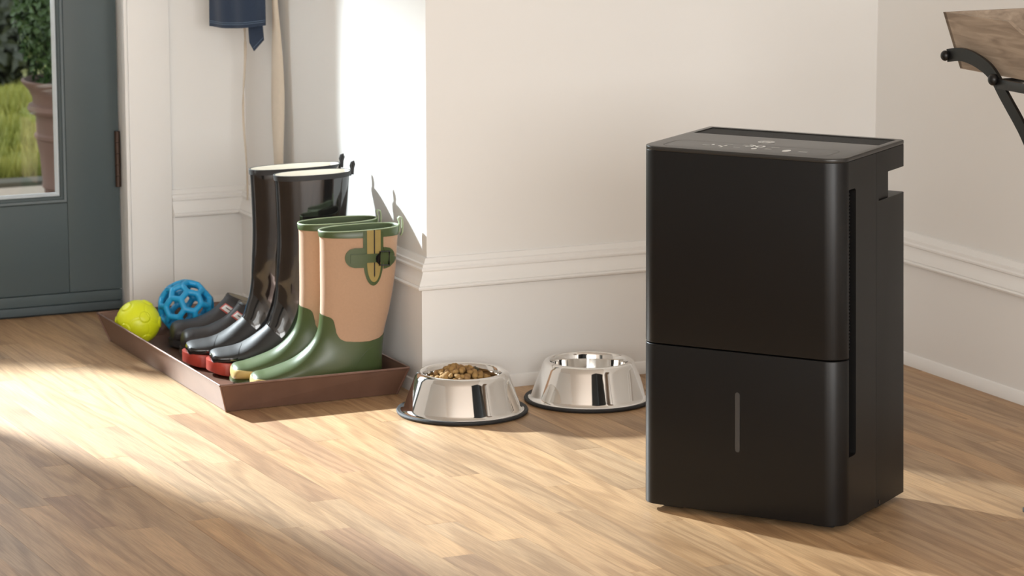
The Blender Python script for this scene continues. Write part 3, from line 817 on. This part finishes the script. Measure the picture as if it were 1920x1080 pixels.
def sole(L, width, zf, zb, m, parent, s1, name='sole', grow=.003):
    """sole slab following the footprint; width(s), zf(s) top height, zb(s) underside height"""
    N_, K = 56, 14; vs, fs = [], []
    for i in range(N_ + 1):
        f = (1 - math.cos(PI * i / N_)) / 2; s = -grow + (s1 + 2 * grow) * f; w = width(max(0, min(1, (s + grow) / (s1 + 2 * grow)))) + grow
        zt, zl = zf(s), zb(s)
        sec = [(-w * .96, zl), (-w, zl + .002), (-w, zt - .003), (-w * .97, zt), (w * .97, zt), (w, zt - .003), (w, zl + .002), (w * .96, zl)]
        for y, z in sec: vs.append((s, y, z))
    n = 8
    for i in range(N_):
        for k in range(n): k2 = (k + 1) % n; fs.append((i * n + k, (i + 1) * n + k, (i + 1) * n + k2, i * n + k2))
    fs.append(tuple(range(n))); fs.append(tuple(N_ * n + k for k in range(n - 1, -1, -1)))
    bm = bmesh.new(); bm.from_mesh(mesh('t', vs, fs))
    return link(name, bm_mesh(name, bm, 40), M[m], parent)
def foot_w(f, wmax):
    # half width along the foot from toe (0) to heel (1)
    e = math.sqrt(max(0, 1 - (1 - min(1, f / .16)) ** 2)) if f < .16 else 1
    h = math.sqrt(max(0, 1 - (1 - min(1, (1 - f) / .10)) ** 2)) if f > .90 else 1
    base = wmax * (1 - .26 * max(0, math.sin(PI * max(0, min(1, (f - .25) / .75)) ** .9)))
    return max(.002, base * e * h)
TZ = 0.0042    # tray floor height

# tall black boots
def black_boot(label, loc, ang, flare=0.0, mirror=1):
    b = thing('rain_boot', label, 'boot', (loc[0], loc[1], TZ), math.radians(ang), 'pair of tall black rain boots')
    rings = [((.004, .043), (.004, .034), .012), ((.008, .048), (.006, .028), .030), ((.018, .0525), (.012, .025), .0385), ((.040, .0555), (.040, .022), .045),
             ((.062, .0600), (.08, .022), .047), ((.085, .0715), (.12, .026), .0435), ((.106, .0860), (.165, .028), .037), ((.127, .1040), (.215, .026), .034),
             ((.136, .1280), (.262, .022), .034), ((.144, .155), (.276, .060), .033), ((.148, .190), (.273, .110), .034), ((.150, .225), (.270, .16), .037),
             ((.151, .257), (.276, .21), .040), ((.152, .300), (.290 + flare * .3, .27), .042), ((.151, .350), (.301 + flare * .6, .33), .043),
             ((.149, .405), (.307 + flare, .41), .042), ((.147, .424), (.310 + flare, .430), .041)]
    if flare: rings[-1] = ((.148, .424), (.343, .432), .040)
    L = Loft(rings)
    def cl(t, th, p):
        if p.z < .0475 - .13 * max(0, p.x) and p.x < .11: return 'rand'
        if p.x < .070 + .15 * (p.z - .04) - 2.2 * abs(p.y) * .12 and t < 6: return 'toe'
        if (p.z - .104) > -(p.x - .127) * .95: return 'shaft'
        return 'foot'
    def disp(t, th, p):
        if t < 7: return p
        k = math.exp(-((p.z - .20) / .06) ** 2)
        q = .0016 * k * noise.noise(Vector((p.x * 14 + p.z * 10, p.y * 10, p.z * 26)))
        c = Vector(((L.at(t)[0].x + L.at(t)[1].x) / 2, 0, p.z)); d = (p - c); d.z = 0
        return p + d.normalized() * q
    for key, o in split_loft(L, 220, 120, cl, {'rand': ('toe_guard', 'bootgloss', .0012), 'toe': ('toe_cap', 'bootmatte', .0007), 'foot': ('vamp', 'bootmatte', 0.0), 'shaft': ('shaft', 'bootgloss', 0.0)}, b, disp=disp, mirror=mirror): pass
    top_band(L, 16, 15.25, .0016, -.0022, 'bootmatte', b, mirror=mirror)
    inner_lining(L, 15.95, 4.5, -.0022, 'cream', b, mirror=mirror)
    o = sole(L, lambda f: foot_w(f, .046), lambda s: .034 - .008 * min(1, max(0, s) / .12) + (.0 if s < .2 else .0),
             lambda s: (.012 * (1 - min(1, max(0, s) / .06)) ** 1.5) + (.012 if .135 < s < .195 else 0.0005), 'red', b, .276)
    o['label'] = 'thick red rubber sole'
    A, B, w = L.at(16)
    x, z = B.x, B.y
    tube('pull_tab', [(x - .001, 0, z - .012), (x + .003, 0, z), (x + .001, 0, z + .009), (x + .003, 0, z + .016), (x + .0065, 0, z + .018), (x + .008, 0, z + .012), (x + .0055, 0, z + .004), (x + .0045, 0, z - .01)], .0030, M['bootmatte'], b, 10, up=Vector((0, 1, 0)))
    return b
black_boot('nearer tall glossy black rain boot with red sole', (2.208, 6.194), -13.5, 0.0)
black_boot('farther tall glossy black rain boot, wider open top', (2.191, 6.298), -13.5, 0.022, -1)

def tan_boot(label, loc, ang, side):
    """side -1: buckle on the side facing the room"""
    b = thing('welly_boot', label, 'boot', (loc[0], loc[1], TZ), math.radians(ang), 'pair of green and tan boots')
    rings = [((.000, .030), (.000, .018), .012), ((.004, .037), (.003, .012), .027), ((.012, .0415), (.012, .010), .036), ((.030, .0445), (.035, .009), .043),
             ((.056, .0525), (.075, .010), .045), ((.088, .0655), (.115, .013), .042), ((.114, .0840), (.165, .015), .036), ((.132, .1045), (.225, .012), .034),
             ((.1405, .1210), (.262, .012), .034), ((.1445, .137), (.274, .035), .034), ((.1465, .155), (.275, .075), .035), ((.1475, .180), (.280, .12), .037),
             ((.148, .210), (.292, .17), .040), ((.148, .262), (.304, .24), .041), ((.148, .310), (.309, .305), .042), ((.146, .334), (.312, .341), .0425)]
    L = Loft(rings)
    bnd = [(.10, .162), (.146, .161), (.156, .158), (.166, .1555), (.1705, .150), (.173, .139), (.176, .122), (.1825, .111), (.195, .1055), (.215, .104), (.248, .1045), (.267, .109), (.278, .116), (.32, .117)]
    def bz(x):
        for (x0, z0), (x1, z1) in zip(bnd, bnd[1:]):
            if x0 <= x <= x1: return z0 + (z1 - z0) * (x - x0) / (x1 - x0)
        return .16 if x < .1 else .117
    def cl(t, th, p):
        if t > 7.5 and p.z > bz(p.x): return 'tan'
        if p.z < .0345 - .07 * max(0, p.x) and p.x < .13: return 'rand'
        return 'foot'
    for key, o in split_loft(L, 260, 132, cl, {'tan': ('shaft', 'tan', 0.0), 'rand': ('toe_guard', 'yelrand', .0012), 'foot': ('foot', 'green', .0009)}, b): pass
    top_band(L, 15, 14.40, .0016, -.0025, 'green', b, edge='greenpale')
    inner_lining(L, 14.95, 3.5, -.0025, 'greenin', b)
    sole(L, lambda f: foot_w(f, .044), lambda s: .0125 + .0075 * max(0, min(1, (s - .02) / .1)),
         lambda s: (.006 * (1 - min(1, max(0, s) / .06)) ** 1.5) + (.007 if .13 < s < .185 else 0.0005), 'green', b, .273, grow=.0025)
    # heel counter ridge
    def surf(s, z, off):
        best = None
        lo, hi = 7.0, 15.0
        # find t whose ring axis line passes through (s,z)
        for it in range(60):
            mid = (lo + hi) / 2; A, B, w = L.at(mid); d = B - A; c = d.x * (z - A.y) - d.y * (s - A.x)
            if c > 0: lo = mid
            else: hi = mid
        A, B, w = L.at((lo + hi) / 2); d = A - B; f = ((Vector((s, z)) - (A + B) / 2).dot(d)) / (d.length_squared) * 2
        f = max(-.999, min(.999, f)); ct = math.copysign(abs(f) ** (1 / .86), f); sn = math.sqrt(max(0, 1 - ct * ct)) ** .86
        return Vector((s, side * ((w + off) * sn + off * .2), z))
    def patch(name, rows, off, m, parent=b, cols=8):
        """rows: (z, s_left, s_right) spans laid over the boot side"""
        vs, fs = [], []; R = len(rows)
        for z, a, c in rows:
            for i in range(cols + 1): vs.append(surf(a + (c - a) * i / cols, z, off))
        n0 = len(vs)
        for z, a, c in rows:
            for i in range(cols + 1): q = surf(a + (c - a) * i / cols, z, -.001); vs.append(q)
        w_ = cols + 1
        for j in range(R - 1):
            for i in range(cols): fs.append((j * w_ + i, j * w_ + i + 1, (j + 1) * w_ + i + 1, (j + 1) * w_ + i))
        loop = [i for i in range(w_)] + [j * w_ + cols for j in range(1, R)] + [(R - 1) * w_ + i for i in range(cols - 1, -1, -1)] + [j * w_ for j in range(R - 2, 0, -1)]
        for i in range(len(loop)): a, c = loop[i], loop[(i + 1) % len(loop)]; fs.append((a, c, c + n0, a + n0))
        bm = bmesh.new(); bm.from_mesh(mesh('t', vs, fs)); return link(name, bm_mesh(name, bm, 50), M[m], parent)
    def urows(c, hw, z0, z1, n=18):
        rows = []
        for i in range(n + 1):
            q = i / n; z = z0 + (z1 - z0) * q ** 1.4; k = min(1, (z - z0) / (hw * 2.6)); rows.append((z, c - hw * max(.05, math.sqrt(1 - (1 - k) ** 2)), c + hw * max(.05, math.sqrt(1 - (1 - k) ** 2))))
        return rows
    g = patch('gusset_binding', urows(.2525, .0215, .2225, .336), .0022, 'green')
    gi = patch('gusset', urows(.2535, .0145, .2300, .3385), .0030, 'khaki', g)
    patch('zip_line', urows(.2545, .0012, .2400, .339, 10), .0035, 'dark', g, 2)
    def pad(s0, s1, zc, hz, rl=True, n=16):
        rows = []
        for i in range(n + 1):
            z = zc - hz + 2 * hz * i / n; k = math.sqrt(max(0, 1 - ((z - zc) / hz) ** 2)); k = max(.02, k); r = hz
            rows.append((z, s0 + r * (1 - k) if rl else s0, s1 if rl else s1 - r * (1 - k)))
        return rows
    patch('strap_pad', pad(.1935, .2335, .2815, .0205), .0026, 'green')
    patch('strap_pad', pad(.2745, .3005, .279, .0225, False), .0026, 'green')
    st_ = patch('strap', [(z, .2045, .2950) for z in (.2715, .273, .281, .288, .2895)], .0048, 'green', b, 20)
    patch('strap_tip', [(z, .285, .285 + e) for z, e in ((.262, .006), (.266, .013), (.272, .0195), (.277, .0195), (.281, .012))], .0042, 'green', st_, 8)
    # buckle frame
    bv, bf = [], []
    loop = [surf(.2645, .2660, .0065), surf(.2855, .2640, .0065), surf(.2865, .2935, .0065), surf(.2655, .2940, .0065)]
    for p in loop: p.y += side * .002
    tube_into(bv, bf, [loop[0], loop[1], loop[2], loop[3]], .0021, 8, closed=True)
    bk = link('buckle', mesh('buckle', bv, bf, 60), M['gloss'], b); bk['label'] = 'black plastic buckle'
    patch('buckle_lug', [(z, .2565 + e, .2665) for z, e in ((.268, .006), (.273, .001), (.279, 0), (.285, .001), (.290, .006))], .0075, 'gloss', bk, 6)
    A, B, w = L.at(15); x, z = B.x, B.y
    # folded webbing pull tab
    vs, fs = [], []
    path = [(x - .003, z - .020), (x + .003, z - .012), (x + .004, z + .004), (x + .001, z + .013), (x + .003, z + .0155), (x + .007, z + .014), (x + .0085, z + .002), (x + .0075, z - .014), (x + .004, z - .022)]
    for (a, c) in path:
        for y in (-.006, .006): vs.append((a, y, c))
    n = len(path)
    fs = [(2 * i, 2 * i + 1, 2 * i + 3, 2 * i + 2) for i in range(n - 1)]
    o = link('pull_tab', mesh('pull_tab', vs, fs, 60), M['greenpale'], b); md = o.modifiers.new('s', 'SOLIDIFY'); md.thickness = .0022; apply_mods(o)
    # heel seam
    pts = []
    for i in range(12):
        q = i / 11; pts.append(surf(.199 + .058 * q, .024 + .068 * math.sin(q * PI / 2 * 1.0), .0006))
    tube('heel_seam', pts, .0011, M['green'], b, 6)
    return b
tan_boot('nearer green and tan boot with black side buckle', (2.227, 5.987), -13, -1)
tan_boot('farther green and tan boot behind the buckled one', (2.222, 6.091), -13, 1)

# clogs
def clog(label, loc, ang, patch_on=True):
    b = thing('garden_clog', label, 'shoe', (loc[0], loc[1], TZ), math.radians(ang), 'pair of low charcoal rubber clogs')
    rings = [((0, .036), (0, .026), .012), ((.004, .048), (.003, .018), .029), ((.012, .0555), (.01, .014), .037), ((.030, .0595), (.04, .012), .0415), ((.055, .0620), (.08, .014), .0425),
             ((.078, .0710), (.12, .018), .042), ((.097, .0820), (.17, .020), .037), ((.110, .0940), (.225, .016), .035), ((.119, .1030), (.258, .016), .035), ((.125, .1105), (.268, .042), .037), ((.131, .1155), (.262, .064), .040)]
    L = Loft(rings)
    def cl(t, th, p):
        if p.z < .032 and p.x < .12: return 'rand'
        if t < 2.9 - .2 * abs(math.sin(th)) : return 'toe'
        return 'upper'
    for key, o in split_loft(L, 110, 90, cl, {'rand': ('toe_guard', 'clog', .0011), 'toe': ('toe_cap', 'clog', .0006), 'upper': ('upper', 'clog', 0)}, b): pass
    top_band(L, 10, 9.55, .0018, -.002, 'clog', b, name='collar'); inner_lining(L, 9.95, 2.0, -.002, 'taupe', b)
    tube('collar_ridge', [L.pt(9.25, 2 * PI * k / 60, .0004) for k in range(60)], .0012, M['clog'], b, 6, closed=True)
    sole(L, lambda f: foot_w(f, .041), lambda s: .020, lambda s: .006 * (1 - min(1, max(0, s) / .06)) ** 1.5 + (.006 if .13 < s < .18 else .0005), 'clog', b, .262)
    if patch_on:
        def lab(name, t0_, t1_, h0, h1, off, m, par):
            vs = []; n = 6
            for i in range(n + 1):
                for j in range(n + 1): vs.append(L.pt(t0_ + (t1_ - t0_) * i / n, h0 + (h1 - h0) * j / n, off))
            fs = [(i * (n + 1) + j, i * (n + 1) + j + 1, (i + 1) * (n + 1) + j + 1, (i + 1) * (n + 1) + j) for i in range(n) for j in range(n)]
            o = link(name, mesh(name, vs, fs, 60), M[m], par); md = o.modifiers.new('s', 'SOLIDIFY'); md.thickness = .0006; md.offset = 0; return apply_mods(o)
        # near side of the tongue is theta around -0.6
        p = lab('label_patch', 6.55, 7.75, -1.15, -.45, .0012, 'redlab', b); p['label'] = 'white label patch with red border'
        lab('label_field', 6.72, 7.58, -1.06, -.54, .0018, 'white', p)
        lab('label_print', 7.08, 7.22, -.92, -.68, .0023, 'rubber', p)
    return b
clog('nearer charcoal rubber clog with red bordered label', (2.223, 6.406), -12)
clog('farther charcoal rubber clog beside the blue ball', (2.231, 6.502), -12)

# ---------------------------------------------------------------- dog toys
phi = (1 + 5 ** .5) / 2
ico = []
for a in (-1, 1):
    for c in (-phi, phi): ico += [Vector((0, a, c)), Vector((a, c, 0)), Vector((c, 0, a))]
ico = [v.normalized() for v in ico]
def ico_faces():
    f = []
    for i in range(12):
        for j in range(i + 1, 12):
            for k in range(j + 1, 12):
                if all((ico[p] - ico[q]).length < 1.1 for p, q in ((i, j), (j, k), (i, k))): f.append((i, j, k))
    return f
# blue lattice ball: truncated icosahedron struts
R = .0645
yb = thing('lattice_ball', 'blue rubber lattice ball with open hexagonal holes', 'ball', (2.303, 6.598, .071))
rotm = Matrix.Rotation(.35, 3, 'X') @ Matrix.Rotation(.5, 3, 'Y') @ Matrix.Rotation(.25, 3, 'Z')
pts = {}
for i in range(12):
    for j in range(12):
        if i != j and (ico[i] - ico[j]).length < 1.1: pts[(i, j)] = (rotm @ (ico[i] * 2 + ico[j]).normalized()) * (R - .0068)
vs, fs = [], []
def strut(p, q):
    n = 5; P_ = [(p.lerp(q, i / n)).normalized() * (R - .0068) for i in range(n + 1)]
    tube_into(vs, fs, P_, .0070, 10, flat=1.0, up=(p + q).normalized())
for (i, j) in pts:
    if i < j: strut(pts[(i, j)], pts[(j, i)])
for a, b_, c_ in ico_faces():
    for i, j, k in ((a, b_, c_), (b_, c_, a), (c_, a, b_)): strut(pts[(i, j)], pts[(i, k)])
bm = bmesh.new(); bm.from_mesh(mesh('t', vs, fs))
for p in pts.values(): bmesh.ops.create_icosphere(bm, subdivisions=2, radius=.0076, matrix=Matrix.Translation(p))
me = bpy.data.meshes.new('lattice'); bm.to_mesh(me); bm.free()
o = link('lattice', me, M['blue'], yb)
md = o.modifiers.new('r', 'REMESH'); md.mode = 'VOXEL'; md.voxel_size = .0013; md.use_smooth_shade = True
md = o.modifiers.new('s', 'SMOOTH'); md.factor = .6; md.iterations = 6
apply_mods(o)
for p in o.data.polygons: p.use_smooth = True
# yellow ball with raised discs and seams
bm = bmesh.new(); bmesh.ops.create_icosphere(bm, subdivisions=6, radius=1)
rot2 = Matrix.Rotation(.55, 3, 'X') @ Matrix.Rotation(-.42, 3, 'Z') @ Matrix.Rotation(.3, 3, 'Y')
dirs = [rot2 @ v for v in ico]; fdirs = [rot2 @ ((ico[a] + ico[b_] + ico[c_]).normalized()) for a, b_, c_ in ico_faces()]
def sst(a, b_, x): t = max(0, min(1, (x - a) / (b_ - a))); return t * t * (3 - 2 * t)
for v in bm.verts:
    d = v.co.normalized(); h = 0
    a = min(d.angle(q) for q in dirs[::2] + dirs[1::2])
    h += .0022 * (1 - sst(.235, .262, a)); h -= .0012 * math.exp(-((a - .275) / .012) ** 2)
    f = min(abs(d.angle(q) - .50) for q in fdirs[::3])
    h -= .0011 * math.exp(-(f / .013) ** 2)
    v.co = d * (.0492 + h)
ob = link('treat_ball', bm_mesh('treat_ball', bm, 80), M['yellow'], None, (2.1771, 6.5611, .0555))
tag(ob, 'lime yellow rubber ball with raised discs at the tray edge', 'ball')

# ---------------------------------------------------------------- hanging denim and cotton ties
def cloth(name, path, zt, zb, m, parent=None, th=.003, nz=30, wav=.004, loc=(0, 0, 0), botf=None):
    """path: xy polyline; vertical sheet with folds"""
    vs, fs = [], []; n = len(path)
    for j in range(nz + 1):
        for i, (x, y) in enumerate(path):
            q = i / (n - 1); z1 = zb if botf is None else botf(q); z = zt + (z1 - zt) * j / nz
            k = wav * math.sin(q * 17 + z * 6) * (.5 + .5 * j / nz)
            vs.append((x + k * .8 - loc[0], y + k * .5 - loc[1], z - loc[2]))
    for j in range(nz):
        for i in range(n - 1): fs.append((j * n + i, j * n + i + 1, (j + 1) * n + i + 1, (j + 1) * n + i))
    o = link(name, mesh(name, vs, fs, 60), M[m], parent, loc); md = o.modifiers.new('s', 'SOLIDIFY'); md.thickness = th; apply_mods(o)
    for p in o.data.polygons: p.use_smooth = True
    o.data.set_sharp_from_angle(angle=math.radians(50))
    return o
def pth(a, b_, n=24, bul=.012):
    return [(a[0] + (b_[0] - a[0]) * i / n - bul * math.sin(PI * i / n) * .8, a[1] + (b_[1] - a[1]) * i / n - bul * math.sin(PI * i / n)) for i in range(n + 1)]
den = thing('denim_garment', 'dark blue denim garment hanging above the tall boots', 'clothing', (2.50, 6.78, .70))
DL = (2.50, 6.78, .70)
pA, pB = (2.4590, 6.840), (2.5405, 6.690)
bf_ = lambda q: .6770 - .0035 * math.sin(q * PI) + (.6885 - .6770) * q ** 1.3
p_ = pth(pA, pB)
def localc(name, path, zt, zb, m, par, th=.003, wav=.003, botf=None, nz=30):
    path = [(x - DL[0], y - DL[1]) for x, y in path]
    return cloth(name, path, zt - DL[2], zb - DL[2], m, par, th, nz, wav, (0, 0, 0), (lambda q: botf(q) - DL[2]) if botf else None)
bodyd = localc('denim_panel', p_, 1.25, .677, 'denim', den, botf=bf_)
for dz in (.0085, .0125):
    vv, ff = [], []
    P_ = []
    for i, (x, y) in enumerate(p_):
        q = i / 24; z = bf_(q) + dz - .70; k = .003 * math.sin(q * 17 + z * 6) * .98
        P_.append((x - DL[0] + k * .8 - .0028, y - DL[1] + k * .5 - .0028, z))
    tube_into(vv, ff, P_, .0006, 5)
    link('hem_stitching', mesh('hem_stitching', vv, ff), M['stitch'], bodyd)
fl2 = bmesh.new()
vsf = [(.020, -.030, -.020), (.043, -.060, -.015), (.0445, -.062, -.048), (.030, -.038, -.0745), (.022, -.030, -.055)]
vv = [Vector(v) for v in vsf]
me = mesh('flap', vv, [(0, 1, 2, 3, 4)]); o = link('flap', me, M['denim'], den); md = o.modifiers.new('s', 'SOLIDIFY'); md.thickness = .003; apply_mods(o)
tube('hem_stitching', [vv[2] + Vector((-.004, -.004, .006)), vv[3] + Vector((-.004, -.004, .008))], .0006, M['stitch'], o, 5)
# cotton apron ties behind
ap = thing('apron_tie', 'long cream cotton strap hanging flat against side wall', 'strap', (2.545, 6.68, .5))
sp = []
nn = 30; vs, fs = [], []
for j in range(nn + 1):
    z = 1.2 - j / nn * (1.2 - .30); w0 = 6.708 + .004 * math.sin(z * 9) ; w1 = 6.648 - .006 * math.sin(z * 5)
    w1 = w1 + .020 * max(0, (z - .50) / .35) if z > .50 else w1
    for i in range(5):
        q = i / 4; vs.append((2.562 - .010 * math.sin(q * PI) - .004 * math.sin(z * 14 + q * 3) - 2.545, w0 + (w1 - w0) * q - 6.68, z - .5))
for j in range(nn):
    for i in range(4): fs.append((j * 5 + i, j * 5 + i + 1, (j + 1) * 5 + i + 1, (j + 1) * 5 + i))
o = link('strap', mesh('strap', vs, fs, 60), M['cord'], ap); md = o.modifiers.new('s', 'SOLIDIFY'); md.thickness = .0016; apply_mods(o)
cp = []
for i in range(33):
    q = i / 32; z = .70 - q * (.70 - .262)
    cp.append((2.5500 + .003 * math.sin(q * 7), 6.872 - .012 * q - .008 * math.sin(q * 9 + .6), z))
tag(tube('cotton_cord', cp, [.0035 - .0012 * (i / 32) for i in range(33)], M['cord'], None, 8, flat=.6), 'thin cream cotton cord dangling below the denim in the corner', 'cord')

# ---------------------------------------------------------------- tray table at the right edge
tt = thing('tray_table', 'weathered wooden planter tray on curved black iron legs', 'table', (3.20, 4.38, 0))
TL = Vector((3.20, 4.38, 0))
yc = 4.38
T0 = [(3.127, 4.803), (3.306, 4.803), (3.306, 2 * yc - 4.803), (3.127, 2 * yc - 4.803)]
B0 = [(3.155, 4.786), (3.300, 4.786), (3.300, 2 * yc - 4.786), (3.155, 2 * yc - 4.786)]
ZT, ZB = .858, .757
def slab(pts, thick, name, m, par, nrm):
    """pts outline, extruded along nrm"""
    bm = bmesh.new(); vs = [bm.verts.new(Vector(p) - TL) for p in pts]; f = bm.faces.new(vs)
    r = bmesh.ops.extrude_face_region(bm, geom=[f])
    for g in r['geom']:
        if isinstance(g, bmesh.types.BMVert): g.co += Vector(nrm) * thick
    bmesh.ops.recalc_face_normals(bm, faces=bm.faces)
    return link(name, bm_mesh(name, bm), M[m], par)
def P3(c, z): return (c[0], c[1], z)
def long_side(i, j, sx):
    xa, xb = T0[i][0], B0[i][0]
    def X(z): return xb + (xa - xb) * (z - ZB) / (ZT - ZB)
    ys = [(4.803, ZT), (4.597, ZT + .001)]
    cutp = [(4.588, ZT - .004), (4.566, ZT - .016), (4.557, ZT - .0195), (4.546, ZT - .0205)]
    top = ys + cutp + [(2 * yc - y, z) for y, z in reversed(cutp)] + [(2 * yc - y, z) for y, z in reversed(ys)]
    pts = [(X(z), y, z) for y, z in top] + [(xb, 2 * yc - 4.786, ZB), (xb, 4.786, ZB)]
    return slab(pts, .009, 'long_side', 'gwood', tt, (sx, 0, 0))
long_side(0, 3, 1); long_side(1, 2, -1)
for k, (i, j, sy) in enumerate([(0, 1, -1), (3, 2, 1)]):
    slab([P3(T0[i], ZT), P3(T0[j], ZT), P3(B0[j], ZB), P3(B0[i], ZB)], .009, 'end_board', 'gwood', tt, (0, sy, 0))
slab([P3(c, ZB - .001) for c in B0], .008, 'tray_bottom', 'gwood', tt, (0, 0, 1))
def spline(pts, n=8):
    pts = [Vector(p) for p in pts]; o = []
    for i in range(len(pts) - 1):
        q = [pts[max(0, i - 1)], pts[i], pts[i + 1], pts[min(len(pts) - 1, i + 2)]]
        for k in range(n): o.append(catmull(*q, k / n))
    o.append(pts[-1]); return o
def flat_bar(path, wid, thick, name, par, m='iron'):
    """bar of rectangular section bent in the YZ plane: wid in plane, thick across X"""
    vs, fs = [], []; n = len(path)
    for i, p in enumerate(path):
        a = path[max(0, i - 1)]; b_ = path[min(n - 1, i + 1)]; t = (b_ - a).normalized(); w_ = Vector((0, -t.z, t.y))
        for sx, sw in ((-1, -1), (1, -1), (1, 1), (-1, 1)): vs.append(p + Vector((sx * thick / 2, 0, 0)) + w_ * sw * wid / 2)
    for i in range(n - 1):
        for k in range(4): k2 = (k + 1) % 4; fs.append((i * 4 + k, i * 4 + k2, (i + 1) * 4 + k2, (i + 1) * 4 + k))
    fs += [(3, 2, 1, 0), tuple((n - 1) * 4 + k for k in range(4))]
    bm = bmesh.new(); bm.from_mesh(mesh('t', vs, fs)); bmesh.ops.recalc_face_normals(bm, faces=bm.faces)
    return link(name, bm_mesh(name, bm, 30), M[m], par)
legpath = [(0, 4.784, .7809), (0, 4.741, .7871), (0, 4.698, .7828), (0, 4.655, .7700), (0, 4.629, .7538), (0, 4.608, .7340), (0, 4.582, .7109), (0, 4.557, .6890), (0, 4.530, .6620), (0, 4.46, .58), (0, 4.40, .47), (0, 4.375, .34), (0, 4.375, .22), (0, 4.40, .11), (0, 4.450, .03), (0, 4.486, .006)]
for xs in (3.128, 3.316):
    for mir in (1, -1):
        pts = [Vector((xs - TL.x + (-.008 if xs < 3.2 else .008) * (0 if p[2] > .7 else 0), (p[1] if mir == 1 else 2 * yc - p[1]) - TL.y + (0 if mir == 1 else 0), p[2])) for p in legpath]
        if mir == -1: pts = [p + Vector((.007 if xs < 3.2 else -.007, 0, 0)) for p in pts]
        lg = flat_bar(spline(pts), .0235, .006, 'leg', tt)
        for (y, z, r) in ((4.784, .7809, .0095), (4.629, .7538, .0105)):
            yy = (y if mir == 1 else 2 * yc - y) - TL.y
            bm = bmesh.new(); bmesh.ops.create_uvsphere(bm, u_segments=20, v_segments=12, radius=r, matrix=Matrix.Translation((xs - TL.x + (-.007 if xs < 3.2 else .007), yy, z)) @ Matrix.Diagonal((.8, 1, 1, 1)))
            link('rivet', bm_mesh('rivet', bm, 60), M['iron'], lg)
        fo = bmesh.new(); add_box(fo, xs - TL.x - .009, xs - TL.x + .009, pts[-1].y - .011, pts[-1].y + .011, 0.0003, .009, .002)
        link('foot', bm_mesh('foot', fo, 40), M['iron'], lg)
    box('side_rail', (xs - TL.x - .004, xs - TL.x + .004, 2 * yc - 4.620 - TL.y, 4.620 - TL.y, .7385, .7555), M['iron'], tt, bev=.001)
for yy in (4.629, 2 * yc - 4.629):
    z = .7500
    tube('cross_bar', [(3.128 - TL.x, yy - TL.y, z), (3.22 - TL.x, yy - TL.y, z), (3.316 - TL.x, yy - TL.y, z)], .005, M['iron'], tt, 10)
